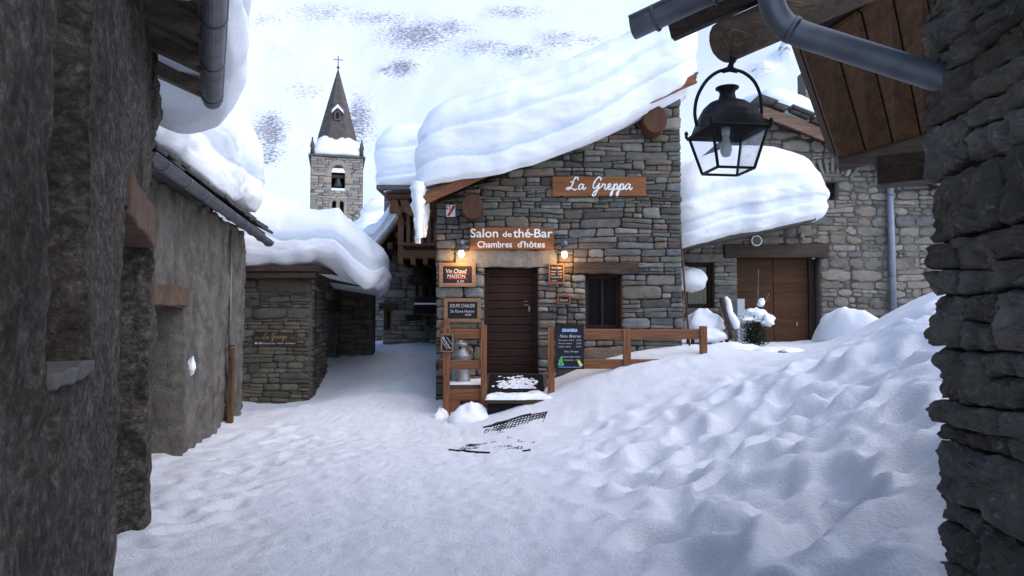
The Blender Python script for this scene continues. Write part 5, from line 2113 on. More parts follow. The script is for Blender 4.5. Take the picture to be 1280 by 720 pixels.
# side return running back to the facade
mb = MB()
sx_ = pX(551.5)
mb.box((sx_ + .02, YG - .16, .75), (.10, .10, 1.7))
mb.build('post', mat['wood_z'], railL, bevel=.009)
for (a_, b_) in ((411, 423.5), (450, 461.5)):
    mb = MB()
    zc_ = (pZ(a_) + pZ(b_)) / 2
    mb.box((sx_ - .005, (YP + YG) / 2 - .02, zc_), (.05, YG - YP - .1, pZ(a_) - pZ(b_)))
    mb.build('rail', mat['wood_y'], railL, bevel=.006)
mb = MB()
mb.box((pX(547), YP - .0, pZ(458)), (.05, .08, .12))
tag(mb.build('power_socket_box', mat['iron'], bevel=.008), 'small black box on the outer left side of the porch railing', 'box')

railR = thing('porch_railing', 'long wooden railing running into the snow bank, with a drinks board on it', 'railing', (pX(780), YP - .05, .4), 'wooden porch railings')
YR = YP - .15
post(railR, 684.5, 693, 409.5, .15, YR)
post(railR, 778.5, 788, 411, .3, YR)
post(railR, 874.5, 883, 407.5, .6, YR, .1)
rail(railR, 693, 778.5, 411.5, 424, YR + .01)
rail(railR, 788, 874.5, 411.5, 424, YR + .01)
rail(railR, 693, 778.5, 449, 461, YR + .012)
rail(railR, 788, 860, 449, 461, YR + .012)

# drinks board hung on the right railing
t, c, w_, h_ = chalkboard('drinks_board', 'tall black unframed drinks board with coloured chalk drawings on the railing', (694.5, 407.5, 730, 460.5), YR - .08, 0, lines=(
    ('Nos Bières', .52, .235, .74, .055, 'chalk'), ('Pression 25cl   2,80', .5, .335, .8, .024, 'chalk'), ('Picon bière     3,50', .5, .41, .8, .024, 'chalk'), ('Leffe 25cl      3,50', .5, .485, .8, .024, 'chalk'),
    ('Nos Sirops', .55, .60, .5, .032, 'chalk'), ('Menthe, Pêche, Citron', .56, .725, .64, .026, 'chalk'), ('Grenadine   2,00', .56, .80, .54, .026, 'chalk')))
mb = MB()
mb.box((c.x, c.y + .015, c.z - h_ / 2 - .003), (w_ + .01, .03, .02))
mb.box((c.x, c.y + .015, c.z + h_ / 2 + .003), (w_ + .01, .03, .02))
mb.build('edge_strip', mat['iron'], t)
text_part('ORANGINA', mat['chalk_blue'], t, (c.x, c.y - .002, c.z + h_ * .40), width=w_ * .56, height=.052, bold=.06)
text_part('ORANGINA', mat['white_paint'], t, (c.x, c.y - .006, c.z + h_ * .40), width=w_ * .54, height=.045, bold=.0)
mb = MB()
for (dx, dz, s_) in ((-.32, -.32, .035), (-.36, -.40, .03), (-.27, -.40, .03), (-.30, -.25, .02)):
    mb.lathe([(0, -.002), (s_, -.002), (s_, .002), (0, .002)], (c.x + dx * w_, c.y - .003, c.z + dz * h_), 12, rot=Matrix.Rotation(math.pi / 2, 3, 'X'))
mb.build('green_drawing', mat['chalk_green'], t)
mb = MB()
mb.prism([(c.x + .26 * w_, c.y - .004, c.z - .33 * h_), (c.x + .34 * w_, c.y - .004, c.z - .30 * h_), (c.x + .46 * w_, c.y - .004, c.z - .43 * h_), (c.x + .36 * w_, c.y - .004, c.z - .46 * h_)], (0, .003, 0))
mb.build('yellow_drawing', mat['chalk_yellow'], t)
mb = MB()
mb.box((c.x, c.y - .003, c.z - .47 * h_), (w_ * .8, .003, .008))
mb.build('blue_line', mat['chalk_blue'], t)

# little slate tied to the left railing's post
Ys = YP - .13
t, c, w_, h_ = chalkboard('post_slate', 'little wood framed slate with slanting writing tied to the railing post', (551, 417.5, 566.5, 440), Ys, .022)
text_part('Bonjour', mat['chalk'], t, (c.x, Ys - .004, c.z), width=.24, height=.05, tilt=-.95, shear=.1)
for s_ in (-1, 1):
    mb = MB()
    d_ = Vector((math.cos(-.95), 0, math.sin(-.95)))
    n_ = Vector((.815, 0, .58)) * (s_ * .052)
    mb.beam(Vector((c.x, Ys - .003, c.z)) + n_ - d_ * .085, Vector((c.x, Ys - .003, c.z)) + n_ + d_ * .085, .006, .003, up=(0, 1, 0))
    mb.build('chalk_line', mat['chalk'], t)
mb = MB()
mb.tube([(c.x + .05 * math.cos(a), Ys + .01, c.z + h_ / 2 + .05 + .055 * math.sin(a)) for a in np.linspace(0, 2 * math.pi, 18)], .005, 6)
mb.build('cord_loop', mat['frame_wood'], t)

# milk can
p = Vector((pX(576, 12.3), 12.3, zdk + .02))
t = thing('milk_can', 'dull aluminium milk can on the snowy wooden landing behind the railing', 'milk can', p)
mb = MB()
mb.lathe([(.0, .0), (.165, .0), (.172, .012), (.172, .03), (.165, .04), (.165, .42), (.170, .43), (.165, .445), (.15, .48), (.115, .525), (.105, .54), (.105, .60), (.118, .615)], p, 32)
mb.build('body', mat['aluminium'], t, smooth=True)
mb = MB()
mb.lathe([(.122, .60), (.125, .64), (.118, .655), (.06, .675), (.03, .69), (.03, .705), (.0, .71)], p, 28)
mb.build('lid', mat['aluminium'], t, smooth=True)
for s_ in (-1, 1):
    mb = MB()
    mb.tube([p + Vector((s_ * .155, 0, .45)), p + Vector((s_ * .2, 0, .48)), p + Vector((s_ * .2, 0, .54)), p + Vector((s_ * .11, 0, .57))], .011, 8)
    mb.build('handle', mat['aluminium'], t, smooth=True)
mb = MB()
mb.prism([p + Vector((dx, -.108, dz)) for dx, dz in ((-.02, .60), (.02, .60), (.02, .57), (0, .55), (-.02, .57))], (0, -.006, 0))
mb.build('shield_badge', mat['iron'], t)

# steps, mats
st = thing('entrance_steps', 'snowy wooden steps leading up to the door, the shaded gap below painted black', 'steps', (pX(642), 12.1, 0))
mb = MB()
sx0, sx1 = pX(607), pX(686)
mb.prism([(sx0, 11.95, .30), (sx0, 12.78, .30), (sx0, 12.78, .585), (sx0, 12.62, .575), (sx0, 11.95, .385)], (sx1 - sx0, 0, 0))
mb.build('landing', mat['old_wood'], st, bevel=.008)
mb = MB()
mb.box(((sx0 + sx1) / 2, 11.92, .285), (sx1 - sx0 - .1, .05, .17))
mb.build('riser', mat['wood'], st, bevel=.006)
mb = MB()
mb.box(((sx0 + sx1) / 2 - .02, 11.66, .27), (sx1 - sx0 - .1, .48, .06))
mb.build('tread', mat['dark_wood_x'], st, bevel=.008)
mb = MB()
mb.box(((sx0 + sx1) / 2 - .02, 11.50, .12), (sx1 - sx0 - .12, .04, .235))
mb.build('riser', mat['dark'], st)  # black panel paints the shade of the open gap under the tread
for s_ in (sx0 + .02, sx1 - .05):
    mb = MB()
    mb.prism([(s_, 11.53, .0), (s_, 11.53, .235), (s_, 11.88, .235), (s_, 11.88, .0)], (.05, 0, 0))
    mb.build('stringer', mat['wood_y'], st, bevel=.005)


def snow_sheet(name, label, x0, x1, y0, y1, zf, h, seed, res=.03, cat='snow', holes=None):
    nx, ny = max(4, int((x1 - x0) / res)), max(4, int((y1 - y0) / res))
    gx_, gy_ = np.linspace(x0, x1, nx), np.linspace(y0, y1, ny)
    AX, AY = np.meshgrid(gx_, gy_, indexing='ij')
    ax, ay = AX.ravel(), AY.ravel()
    hz = h * (1 + .5 * fbm(np.stack([ax * 5, ay * 5, ax * 0 + seed], 1), 4, seed))
    ed = np.minimum.reduce([ax - x0, x1 - ax, ay - y0, y1 - ay])
    prof = np.clip(ed / (.9 * h), 0, 1)
    hz = hz * np.sqrt(1 - (1 - prof) ** 2)
    zt = np.array([zf(a, b) for a, b in zip(ax, ay)])
    # ragged edge
    jx = .03 * fbm(np.stack([ax * 7, ay * 7, ax * 0 + 3], 1), 3, seed + 2)
    mb = MB()
    n = len(ax)
    vs = np.stack([ax + jx, ay + jx * .8, zt + hz], 1).tolist() + np.stack([ax + jx, ay + jx * .8, zt - .004], 1).tolist()
    id_ = np.arange(n).reshape(nx, ny)
    fs = []
    for i in range(nx - 1):
        for j in range(ny - 1):
            a_, b_, c_, d_ = int(id_[i, j]), int(id_[i + 1, j]), int(id_[i + 1, j + 1]), int(id_[i, j + 1])
            fs.append((a_, b_, c_, d_))
            fs.append((a_ + n, d_ + n, c_ + n, b_ + n))
    ring = [int(k) for k in id_[:, 0]] + [int(k) for k in id_[-1, 1:]] + [int(k) for k in id_[-2::-1, -1]] + [int(k) for k in id_[0, -2:0:-1]]
    for a_, b_ in zip(ring, ring[1:] + ring[:1]):
        fs.append((b_, a_, a_ + n, b_ + n))
    mb.add(vs, fs)
    o = mb.build(name, mat['snow_plain'], smooth=True)
    return tag(o, label, cat)


snow_sheet('step_snow', 'cushion of snow on the lower entrance step below the black doormat', sx0 + .03, sx1 + .05, 11.42, 11.92, lambda x, y: .302, .075, 6)
ground_mound('step_snow', 'heap of snow piled in front of the landing, left of the steps', 588, 503, 11.55, .75, .6, 8, .22)# (pX(591, 11.55), 11.55, gz(pX(591, 11.55), 11.55) - .02), (.62, .5, .30), mat['snow_plain'], 8, amp=.22)
ground_mound('step_snow', 'small heap of snow at the foot of the left railing post', 549, 512, 11.75, .3, .4, 9, .3)# (pX(549, 11.7), 11.75, gz(pX(549, 11.7), 11.75) - .02), (.22, .3, .22), mat['snow_plain'], 9, amp=.3)


def grid_mat(name, label, P0, ux_, uy_, nx, ny, r, drape, seed, cat):
    """open rubber lattice mat"""
    mb = MB()
    rr = random.Random(seed)
    def at(a, b):
        p = P0 + ux_ * a + uy_ * b
        return Vector((p.x, p.y, drape(p.x, p.y)))
    n = 14
    for k in range(nx + 1):
        mb.tube([at(k / nx, t) for t in np.linspace(0, 1, 60)], r, 5)
    for k in range(ny + 1):
        mb.tube([at(t, k / ny) for t in np.linspace(0, 1, 30)], r, 5)
    o = mb.build(name, mat['rubber'])
    return tag(o, label, cat)


# thick black doormat over the landing edge
zm_ = gZ(467) - .135
def mat_drape(x, y):
    return .398 + .285 * (y - 11.95) + .012


mx0, mx1 = pX(611), pX(680)
mb = MB()
for k in range(20):
    xk = mx0 + (mx1 - mx0) * k / 19
    mb.tube([Vector((xk, yy, mat_drape(xk, yy))) for yy in np.linspace(11.90, 12.62, 10)], .010, 5)
for k in range(13):
    yy = 11.90 + .72 * k / 12
    mb.tube([Vector((xk, yy, mat_drape(xk, yy) + .003)) for xk in np.linspace(mx0, mx1, 10)], .011, 5)
mb.prism([(mx0, 11.90, .388), (mx1, 11.90, .388), (mx1, 12.66, .600), (mx0, 12.66, .600)], (0, 0, .006))
mb.prism([(mx0, 11.895, .33), (mx1, 11.895, .33), (mx1, 11.895, .39), (mx0, 11.895, .39)], (0, .01, 0))
tag(mb.build('doormat', mat['rubber']), 'black rubber doormat flecked with snow in front of the dark door', 'doormat')
# flecks of snow caught in the doormat
mb = MB()
r9 = random.Random(12)
for k in range(420):
    t_ = r9.gauss(0, .5)
    xk = (mx0 + mx1) / 2 + .04 + t_ * (mx1 - mx0) * .36
    if not mx0 + .05 < xk < mx1 - .1:
        continue
    yy = 11.98 + abs(r9.gauss(.22, .18))
    if yy > 12.55:
        continue
    s_ = r9.uniform(.012, .03)
    mb.box((xk, yy, mat_drape(xk, yy) + .010), (s_ * 2, s_ * 2.2, .012), Matrix.Rotation(r9.uniform(0, 3), 3, 'Z'), taper=.6)
o = mb.build('doormat_snow', mat['snow_plain'])
tag(o, 'crumbs of snow caught in the black rubber doormat', kind='stuff')

# rubber lattice mat half buried in the path snow
P0 = W(561, 566, 9.0)
pa, pb_, pc_ = W(565, 565, 8.75), W(655, 566, 8.75), W(612, 517, 10.9)


def lat_drape(x, y):
    d = .017 * float(fbm(np.array([[x * 3.6, y * 2.4, .5]]), 3, 77, .7)[0])
    return gz(x, y) - .012 + d + .022 * max(0, (y - 10.45) / .5)


grid_mat('lattice_mat', 'black rubber lattice mat half buried in the snow before the steps', pa, pb_ - pa, pc_ - pa, 18, 24, .0075, lat_drape, 4, 'mat')
def on_ground(pts, r, lab):
    mb = MB()
    mb.tube([Vector((W(px, 500, Y_).x, Y_, gz(W(px, 500, Y_).x, Y_) + .008)) for px, Y_ in pts], r, 6)
    tag(mb.build('mat_edging', mat['rubber']), lab, 'mat edging')


on_ground(((561, 8.75), (570, 8.74), (580, 8.74), (590, 8.71), (600, 8.68), (612, 8.62)), .014, 'longer loose black strip showing at the near edge of the half buried mat')
on_ground(((604, 10.82), (615, 10.84), (628, 10.86), (640, 10.9), (652, 10.93), (664, 10.96)), .015, 'thick black far edge strip of the half buried mat below the steps')
on_ground(((653, 8.75), (658, 8.75), (663, 8.76)), .013, 'short end of black strip right of the half buried mat')

# thin pole leaning at the right corner
mb = MB()
mb.tube([W(850.5, 296, YG - .12), W(856, 360, YG - .14), W(862, 432, YG - .3)], .017, 8)
tag(mb.build('leaning_pole', mat['rust'], smooth=True), 'thin rusty pole leaning on the right corner of the stone tea house', 'pole')

# ================================================================ RIGHT HOUSE with garage door
YE = 17.0


def eX(px, Y=YE):
    return W(px, 400, Y).x


def eZ(py, Y=YE):
    return W(640, py, Y).z


houseE = thing('garage_house', 'rubble stone house with a wide brown garage door and tall wall, behind the lantern', 'house', (eX(1020), YE + 2, 1))
ex0 = eX(835)
ex1 = eX(1240)
xk = eX(946)


def topE(u):
    x = ex0 + u
    if x < xk:
        return eZ(287)
    return eZ(147) - .40 * (x - eX(955))


gd = (eX(922) - ex0, eX(1026) - ex0, .3, eZ(322))
gw = (eX(857) - ex0, eX(893) - ex0, eZ(385), eZ(328))
hw = (eX(1036) - ex0, eX(1050) - ex0, eZ(250), eZ(227))
gl = (eX(906) - ex0, eX(1036) - ex0, eZ(322), eZ(306))
mb = MB()
stone_wall(mb, (ex0, YE, 0), (1, 0, 0), (0, -1, 0), xk - ex0, .3, lambda u: eZ(287), [gd, gw, gl], row=(.09, .2), wid=(.2, .5), joint=.006, prot=(.008, .035), seed=91, npt=14)
mb.build('low_wall', [mat['rubble'], mat['mortar']], houseE, smooth=True)
mb = MB()
sh_ = xk - ex0
cl = lambda o: (max(0, o[0] - sh_), o[1] - sh_, o[2], o[3])
stone_wall(mb, (xk, YE, 0), (1, 0, 0), (0, -1, 0), ex1 - xk, .3, lambda u: topE(u + sh_), [cl(gd), cl(hw), cl(gl)], row=(.13, .27), wid=(.16, .5), joint=.02, prot=(.006, .03), seed=92, npt=16, rnd=.55, wavy=.5, split=.3)
mb.build('tall_wall', [mat['rubble'], mat['mortar_pale']], houseE, smooth=True)
mb = MB()
npl = 13
zg0, zg1 = .4, gd[3]
for k in range(npl):
    a_, b_ = zg0 + (zg1 - zg0) * k / npl, zg0 + (zg1 - zg0) * (k + 1) / npl
    for (u0, u1) in ((gd[0], (gd[0] + gd[1]) / 2 - .01), ((gd[0] + gd[1]) / 2 + .01, gd[1])):
        mb.box((ex0 + (u0 + u1) / 2, YE + .38, (a_ + b_) / 2), (u1 - u0 + .006, .05, b_ - a_ - .002))
mb.box((ex0 + (gd[0] + gd[1]) / 2, YE + .42, (zg0 + zg1) / 2 + .06), (gd[1] - gd[0] - .02, .03, zg1 - zg0 + .12))  # added back panel, blocks light leaking between the planks
gdo = mb.build('garage_door', wood_mat('garage_wood', (.048, .018, .007), (.115, .045, .017), 'x', .7), houseE, bevel=.004)
mb = MB()
mb.box((ex0 + gd[1] - .08, YE + .33, (zg0 + zg1) / 2), (.14, .1, zg1 - zg0))
mb.build('frame', mat['dark_wood'], gdo, bevel=.006)
mb = MB()
mb.box((eX(1003, YE), YE + .34, eZ(405)), (.03, .03, .1))
mb.build('handle', mat['aluminium'], gdo)
mb = MB()
mb.beam((ex0 + gl[0], YE + .1, (gl[2] + gl[3]) / 2), (ex0 + gl[1], YE + .1, (gl[2] + gl[3]) / 2), .34, gl[3] - gl[2], seg=10, wob=.008)
mb.build('lintel_beam', mat['dark_wood_x'], houseE, bevel=.015)
mb = MB()
mb.beam((ex0 + gw[0] - .4, YE + .08, gw[3] + .1), (ex0 + gw[1] + .2, YE + .08, gw[3] + .1), .3, .2, seg=8, wob=.012)
mb.build('window_lintel', mat['rubble'], houseE, bevel=.02)
mb = MB()
a_, b_, c_, d_ = gw
for s_ in (-1, 1):
    mb.box((ex0 + (a_ + b_) / 2 + s_ * ((b_ - a_) / 2 - .05), YE + .2, (c_ + d_) / 2), (.1, .1, d_ - c_))
    mb.box((ex0 + (a_ + b_) / 2, YE + .203, (c_ + d_) / 2 + s_ * ((d_ - c_) / 2 - .05)), (b_ - a_ - .2, .09, .1))
mb.box((ex0 + (a_ + b_) / 2, YE + .40, (c_ + d_) / 2), (b_ - a_ - .01, .03, d_ - c_ - .01))  # added back panel, keeps the unbuilt inside from showing light
wE = mb.build('window', mat['door_wood'], houseE, bevel=.006)
mb = MB()
mb.box((ex0 + (a_ + b_) / 2, YE + .24, (c_ + d_) / 2), (b_ - a_ - .1, .02, d_ - c_ - .1))
mb.build('pane', mat['glass_dark'], wE)
mb = MB()
for k in range(4):
    mb.box((ex0 + a_ + .2 + k * .1, YE + .225, c_ + .35), (.012, .012, .5))
mb.build('grille', mat['zinc_dark'], wE)
mb = MB()
mb.box((ex0 + (hw[0] + hw[1]) / 2, YE + .3, (hw[2] + hw[3]) / 2), (hw[1] - hw[0], .04, hw[3] - hw[2]))
mb.build('window', mat['dark_wood'], houseE)
mb = MB()
c0 = eX(1043)
for k in range(9):      # fan of stones over the small opening
    a = math.radians(55 + 70 * k / 8)
    p0_ = Vector((c0 + .75 * math.cos(a), YE - .03, eZ(227) - .55 + .75 * math.sin(a)))
    p1_ = Vector((c0 + 1.12 * math.cos(a), YE - .03, eZ(227) - .55 + 1.12 * math.sin(a)))
    mb.beam(p0_, p1_, .08, .085, up=(0, 1, 0), seg=2, wob=.006)
mb.build('stone_arch', mat['rubble'], houseE, bevel=.015)
# roof verge of the tall part
xa_, xb_ = eX(948), ex1
sl = -.40
mb = MB()
zv = lambda x: eZ(147) + sl * (x - eX(955))
mb.prism([(xa_, YE - .35, zv(xa_)), (xb_, YE - .35, zv(xb_)), (xb_, YE - .35, zv(xb_) + .12), (xa_, YE - .35, zv(xa_) + .12)], (0, 5.5, 0))
rE = mb.build('roof', mat['old_wood_y'], houseE, bevel=.01)
mb = MB()
mb.beam((xa_ - .05, YE - .39, zv(xa_) + .03), (xb_, YE - .39, zv(xb_) + .03), .06, .26, seg=14, wob=.012)
mb.build('fascia', wood_mat('weathered_fascia', (.16, .085, .055), (.34, .22, .16), 'x'), rE, bevel=.01)
mb = MB()
xx = xa_ - .1
r10 = random.Random(7)
while xx < xb_ - 1:
    for lay in range(2):
        w_ = r10.uniform(.3, .6)
        mb.box((xx + w_ / 2, YE - .15 + r10.uniform(-.08, .06), zv(xx) + .17 + lay * .05), (w_, .8, .04), Matrix.Rotation(math.atan(.4) + r10.uniform(-.03, .03), 3, 'Y') @ Matrix.Rotation(r10.uniform(-.1, .1), 3, 'Z'))
    xx += w_ * .85
mb.build('slates', mat['slate'], rE, bevel=.008)
mb = MB()
cc = W(1006, 108, 19.5)
stone_wall(mb, (cc.x, 19.5, 0), (1, 0, 0), (0, -1, 0), .5, cc.z - 1.4, lambda u: cc.z + .45, [], row=(.12, .2), wid=(.2, .4), seed=95, npt=8, thick=.5)
mb.build('chimney', [mat['tower'], mat['mortar_pale']], rE, smooth=True)
mb = MB()
dp = W(1114, 300, YE - .12)
mb.tube([(dp.x, YE - .12, eZ(215)), (dp.x + .02, YE - .12, eZ(390))], .075, 14)
dpo = mb.build('downpipe', mottled('blue_grey_pipe', [(.3, (.20, .22, .26)), (.7, (.28, .305, .345))], 3, .5, 20, .1, .003, metal=.3), houseE, smooth=True)
for py in (245, 345):
    mb = MB()
    mb.lathe([(.078, -.025), (.086, -.02), (.086, .02), (.078, .025)], (dp.x + .01, YE - .12, eZ(py)), 14)
    mb.build('bracket', mat['zinc_dark'], dpo, smooth=True)
# lean-to roof over garage and its snow
mb = MB()
lx0_, lx1_ = 3.75, eX(1036, 16.0)
zl0, zl1 = W(855, 305, 15.6).z, W(1036, 268, 16.0).z


def leanZ(x):
    return zl0 + (zl1 - zl0) * (x - lx0_) / (lx1_ - lx0_)


mb.prism([(lx0_, 15.75, leanZ(lx0_) - .1), (lx1_ - .35, 15.75, leanZ(lx1_ - .35) - .1), (lx1_ - .35, 15.75, leanZ(lx1_ - .35)), (lx0_, 15.75, leanZ(lx0_))], (0, 1.25, 0))
mb.build('lean_to_roof', mat['slate'], houseE, bevel=.01)
snow_slab('roof_snow', 'bulging snow lump over the garage door of the rubble house, seen behind the lantern', (lx0_ - .2, 15.45), 0, lx1_ - lx0_ + .1, 2.6, lambda x, y: leanZ(x) + .0, lambda x, y: float(np.interp(x, [3.5, 5, 6.0, 6.6, 7.2], [2.0, 2.0, 1.75, 1.5, 1.15])),
          seed=97, cr=.5, layers=6, bulge=.06, lump=.09, R=.9, side=.45, N_=240)
snow_slab('roof_snow', 'snow on the tall slate roof beside the small chimney, right of the lantern', (eX(962, 16.8), 16.75), 0, 6.5, 5, lambda x, y: zv(x) + .2 + .04 * (y - 16.8), lambda x, y: float(np.interp(y, [16.8, 17.6, 18.5, 21], [.75, 1.0, 1.25, 1.4])), seed=98, cr=.5, layers=4, bulge=.05, lump=.10, R=1.2, side=.3, N_=200)
# round lamp and small floodlight under the lean-to
pp = W(945.5, 301, YE - .05)
t = thing('round_wall_lamp', 'round white rimmed lamp on the stone wall above the garage door', 'wall lamp', pp)
mb = MB()
mb.lathe([(.105, -.03), (.13, -.03), (.13, .03), (.105, .03), (.105, -.03)], pp, 28, rot=Matrix.Rotation(math.pi / 2, 3, 'X'))
mb.build('rim', mat['white_paint'], t, smooth=False)
mb = MB()
mb.lathe([(0, -.02), (.104, -.02), (.104, .02), (0, .02)], pp, 28, rot=Matrix.Rotation(math.pi / 2, 3, 'X'))
mb.build('lens', simple('lamp_lens', (.10, .095, .09), .3), t)
pp = W(1001, 295, YE - .15)
t = thing('floodlight', 'small glass floodlight on a bracket high at the right of the garage lintel', 'floodlight', pp)
mb = MB()
mb.lathe([(.03, .08), (.075, .03), (.08, -.04), (.0, -.05)], pp, 16, rot=Matrix.Rotation(.6, 3, 'X'))
mb.build('head', mat['zinc'], t, smooth=True)
mb = MB()
mb.beam(pp + Vector((.06, .0, -.02)), pp + Vector((.14, .16, -.05)), .03, .03)
mb.build('bracket', mat['white_paint'], t)
# snow lump on the window sill, etc
mound('sill_snow', 'smooth hump of snow bulging before the small window right of the tea house', W(862, 351, 16.5), (.85, .7, .58), mat['snow_plain'], 4, amp=.12, flat=.8)
ground_mound('snow_mound', 'large rounded mound of snow against the tall wall right of the garage door', 1062, 383, 14.6, 1.35, 2.0, 5, .12)# W(1062, 404, 14.6) - Vector((0, 0, .12)), (1.2, 1.6, .75), mat['snow_plain'], 5, amp=.12, res=36)

# things buried beside the right corner
bz = gz(eX(880, 13.6), 13.6)
bt = thing('garden_bench', 'snow covered garden bench beside the right corner of the tea house', 'bench', W(888, 440, 13.6))
c = W(884, 410, 13.6)
mb = MB()
mb.box((c.x, 13.6, c.z - .18), (.72, .4, .06))
mb.build('seat', mat['dark_wood_x'], bt, bevel=.008)
mb = MB()
mb.box((c.x, 13.84, c.z + .12), (.72, .05, .36), Matrix.Rotation(-.15, 3, 'X'))
mb.build('backrest', mat['dark_wood_x'], bt, bevel=.008)
for sx2 in (-.32, .32):
    for sy2 in (-.16, .18):
        mb = MB()
        mb.box((c.x + sx2, 13.6 + sy2, c.z - .42), (.06, .06, .48))
        mb.build('leg', mat['dark_wood'], bt, bevel=.006)
mound('bench_snow', 'pillow of snow filling the back of the snowed in garden bench', (c.x, 13.72, c.z + .02), (.78, .5, .46), mat['snow_plain'], 12, amp=.18, flat=.5)
mound('bench_snow', 'lower cushion of snow on the seat of the snowed in garden bench', (c.x - .02, 13.45, c.z - .17), (.72, .5, .24), mat['snow_plain'], 13, amp=.15, flat=.5)
# dark board leaning with snow along it
mb = MB()
a_, b_ = W(901, 373, 13.5), W(915, 413, 13.3)
mb.beam(a_, b_ - Vector((0, 0, .15)), .045, .16, up=(0, 1, 0))
tag(mb.build('leaning_board', mat['dark_wood_x'], bevel=.006), 'dark narrow board leaning at an angle beside the snowed in bench', 'board')
mb = MB()
pts = [a_.lerp(b_, t) + Vector((.075 + .02 * math.sin(t * 9), -.02, .035)) for t in np.linspace(.02, 1, 9)]
mb.tube(pts, [.035, .06, .055, .07, .06, .075, .085, .08, .05], 10, rough=.08)
tag(mb.build('board_snow', mat['snow_plain'], smooth=True), 'strip of snow clinging along the dark leaning board', 'snow')
# pale grey stepped cabinet
pp = W(926.5, 400, 16.2)
mb = MB()
kx = 16.2 / F
z0_ = W(0, 430, 16.2).z
mb.prism([(pp.x - 4.5 * kx, 16.2, z0_), (pp.x + 14 * kx, 16.2, z0_), (pp.x + 14 * kx, 16.2, W(0, 387, 16.2).z), (pp.x + 4.7 * kx, 16.2, W(0, 387, 16.2).z), (pp.x + 4.7 * kx, 16.2, W(0, 373.5, 16.2).z), (pp.x - 4.5 * kx, 16.2, W(0, 373.5, 16.2).z)], (0, .3, 0))
tag(mb.build('meter_cabinet', mat['grey_paint'], bevel=.01), 'pale grey stepped cabinet standing before the brown garage door', 'cabinet')
# shrub with snow cap
sp_ = W(942, 431, 13.6)
sb = thing('shrub', 'dark green shrub with tall bare canes under a cap of snow', 'shrub', sp_)
rs_ = random.Random(9)
mb = MB()
for k in range(12):
    a = rs_.uniform(0, 6.28)
    tip = sp_ + Vector((math.cos(a) * rs_.uniform(.1, .3), math.sin(a) * .25, rs_.uniform(.35, .62)))
    mb.tube([sp_ + Vector((rs_.uniform(-.05, .05), 0, -.2)), sp_.lerp(tip, .5) + Vector((0, 0, .05)), tip], [.012, .009, .004], 5)
mb.build('branches', mat['bark'], sb)
mb = MB()
for k in range(2600):
    a = rs_.uniform(0, 6.28)
    t_ = rs_.random() ** .7
    c = sp_ + Vector((math.cos(a) * .36 * t_ * rs_.uniform(.5, 1), math.sin(a) * .28 * t_, rs_.uniform(-.05, .52)))
    d = (Vector((math.cos(a), math.sin(a), rs_.uniform(-.2, .9)))).normalized()
    s = d.cross(Vector((0, 0, 1))).normalized()
    L_, w_ = rs_.uniform(.05, .11), rs_.uniform(.009, .018)
    mb.add([c, c + d * L_ * .5 + s * w_, c + d * L_, c + d * L_ * .5 - s * w_], [(0, 1, 2, 3)])
mb.build('foliage', mat['needle'], sb)
mb = MB()
for (x0p, y0p, x1p, y1p, r_) in ((944, 400, 948, 336, .02), (944, 398, 962, 366, .016), (943, 398, 943, 384, .016), (935, 402, 934, 388, .012)):
    a_, b_ = W(x0p, y0p, 13.65), W(x1p, y1p, 13.7)
    mb.tube([a_, a_.lerp(b_, .5) + Vector((.015, 0, 0)), b_], [r_, r_ * .85, r_ * .5], 7)
for (x1p, y1p) in ((958, 366), (956, 376), (963, 372)):
    mb.tube([W(953, 382, 13.67), W(x1p, y1p, 13.7)], [.008, .004], 5)
mb.build('canes', mat['bark'], sb, smooth=True)
mound('shrub_snow', 'cap of snow resting on top of the dark green shrub', W(944, 399, 13.5), (.56, .42, .26), mat['snow_plain'], 22, amp=.4, res=36)
mound('shrub_snow', 'small second lobe of snow on the right side of the dark green shrub', W(957, 403, 13.4), (.26, .28, .24), mat['snow_plain'], 23, amp=.45, res=30)
mound('shrub_snow', 'ball of snow caught in the fork of the tall bare canes', W(951, 381, 13.65), (.14, .14, .16), mat['snow_plain'], 24, amp=.3, res=20)
ground_mound('snow_mound', 'pile of snow in front of the snowed in bench and the shrub', 918, 428, 12.9, 1.1, 1.0, 26, .22)# W(915, 436, 12.9) - Vector((0, 0, .08)), (.9, .8, .34), mat['snow_plain'], 26, amp=.25, res=40)
ground_mound('snow_mound', 'low drift of snow around the dry twigs beyond the right railing end', 966, 434, 12.6, 1.1, 1.0, 27, .2)# W(966, 439, 12.6) - Vector((0, 0, .10)), (.9, .8, .30), mat['snow_plain'], 27, amp=.22, res=40)
mb = MB()
tb = W(976, 440, 12.2)
for k in range(9):
    e = tb + Vector((rs_.uniform(.05, .28), rs_.uniform(-.1, .1), rs_.uniform(-.08, .06)))
    mb.tube([tb + Vector((-.05, 0, 0)), tb.lerp(e, .5) + Vector((0, 0, .02)), e], [.010, .007, .003], 5)
tag(mb.build('dry_twigs', mat['bark']), 'few dry twigs poking out of the snow right of the railing end', 'twigs')

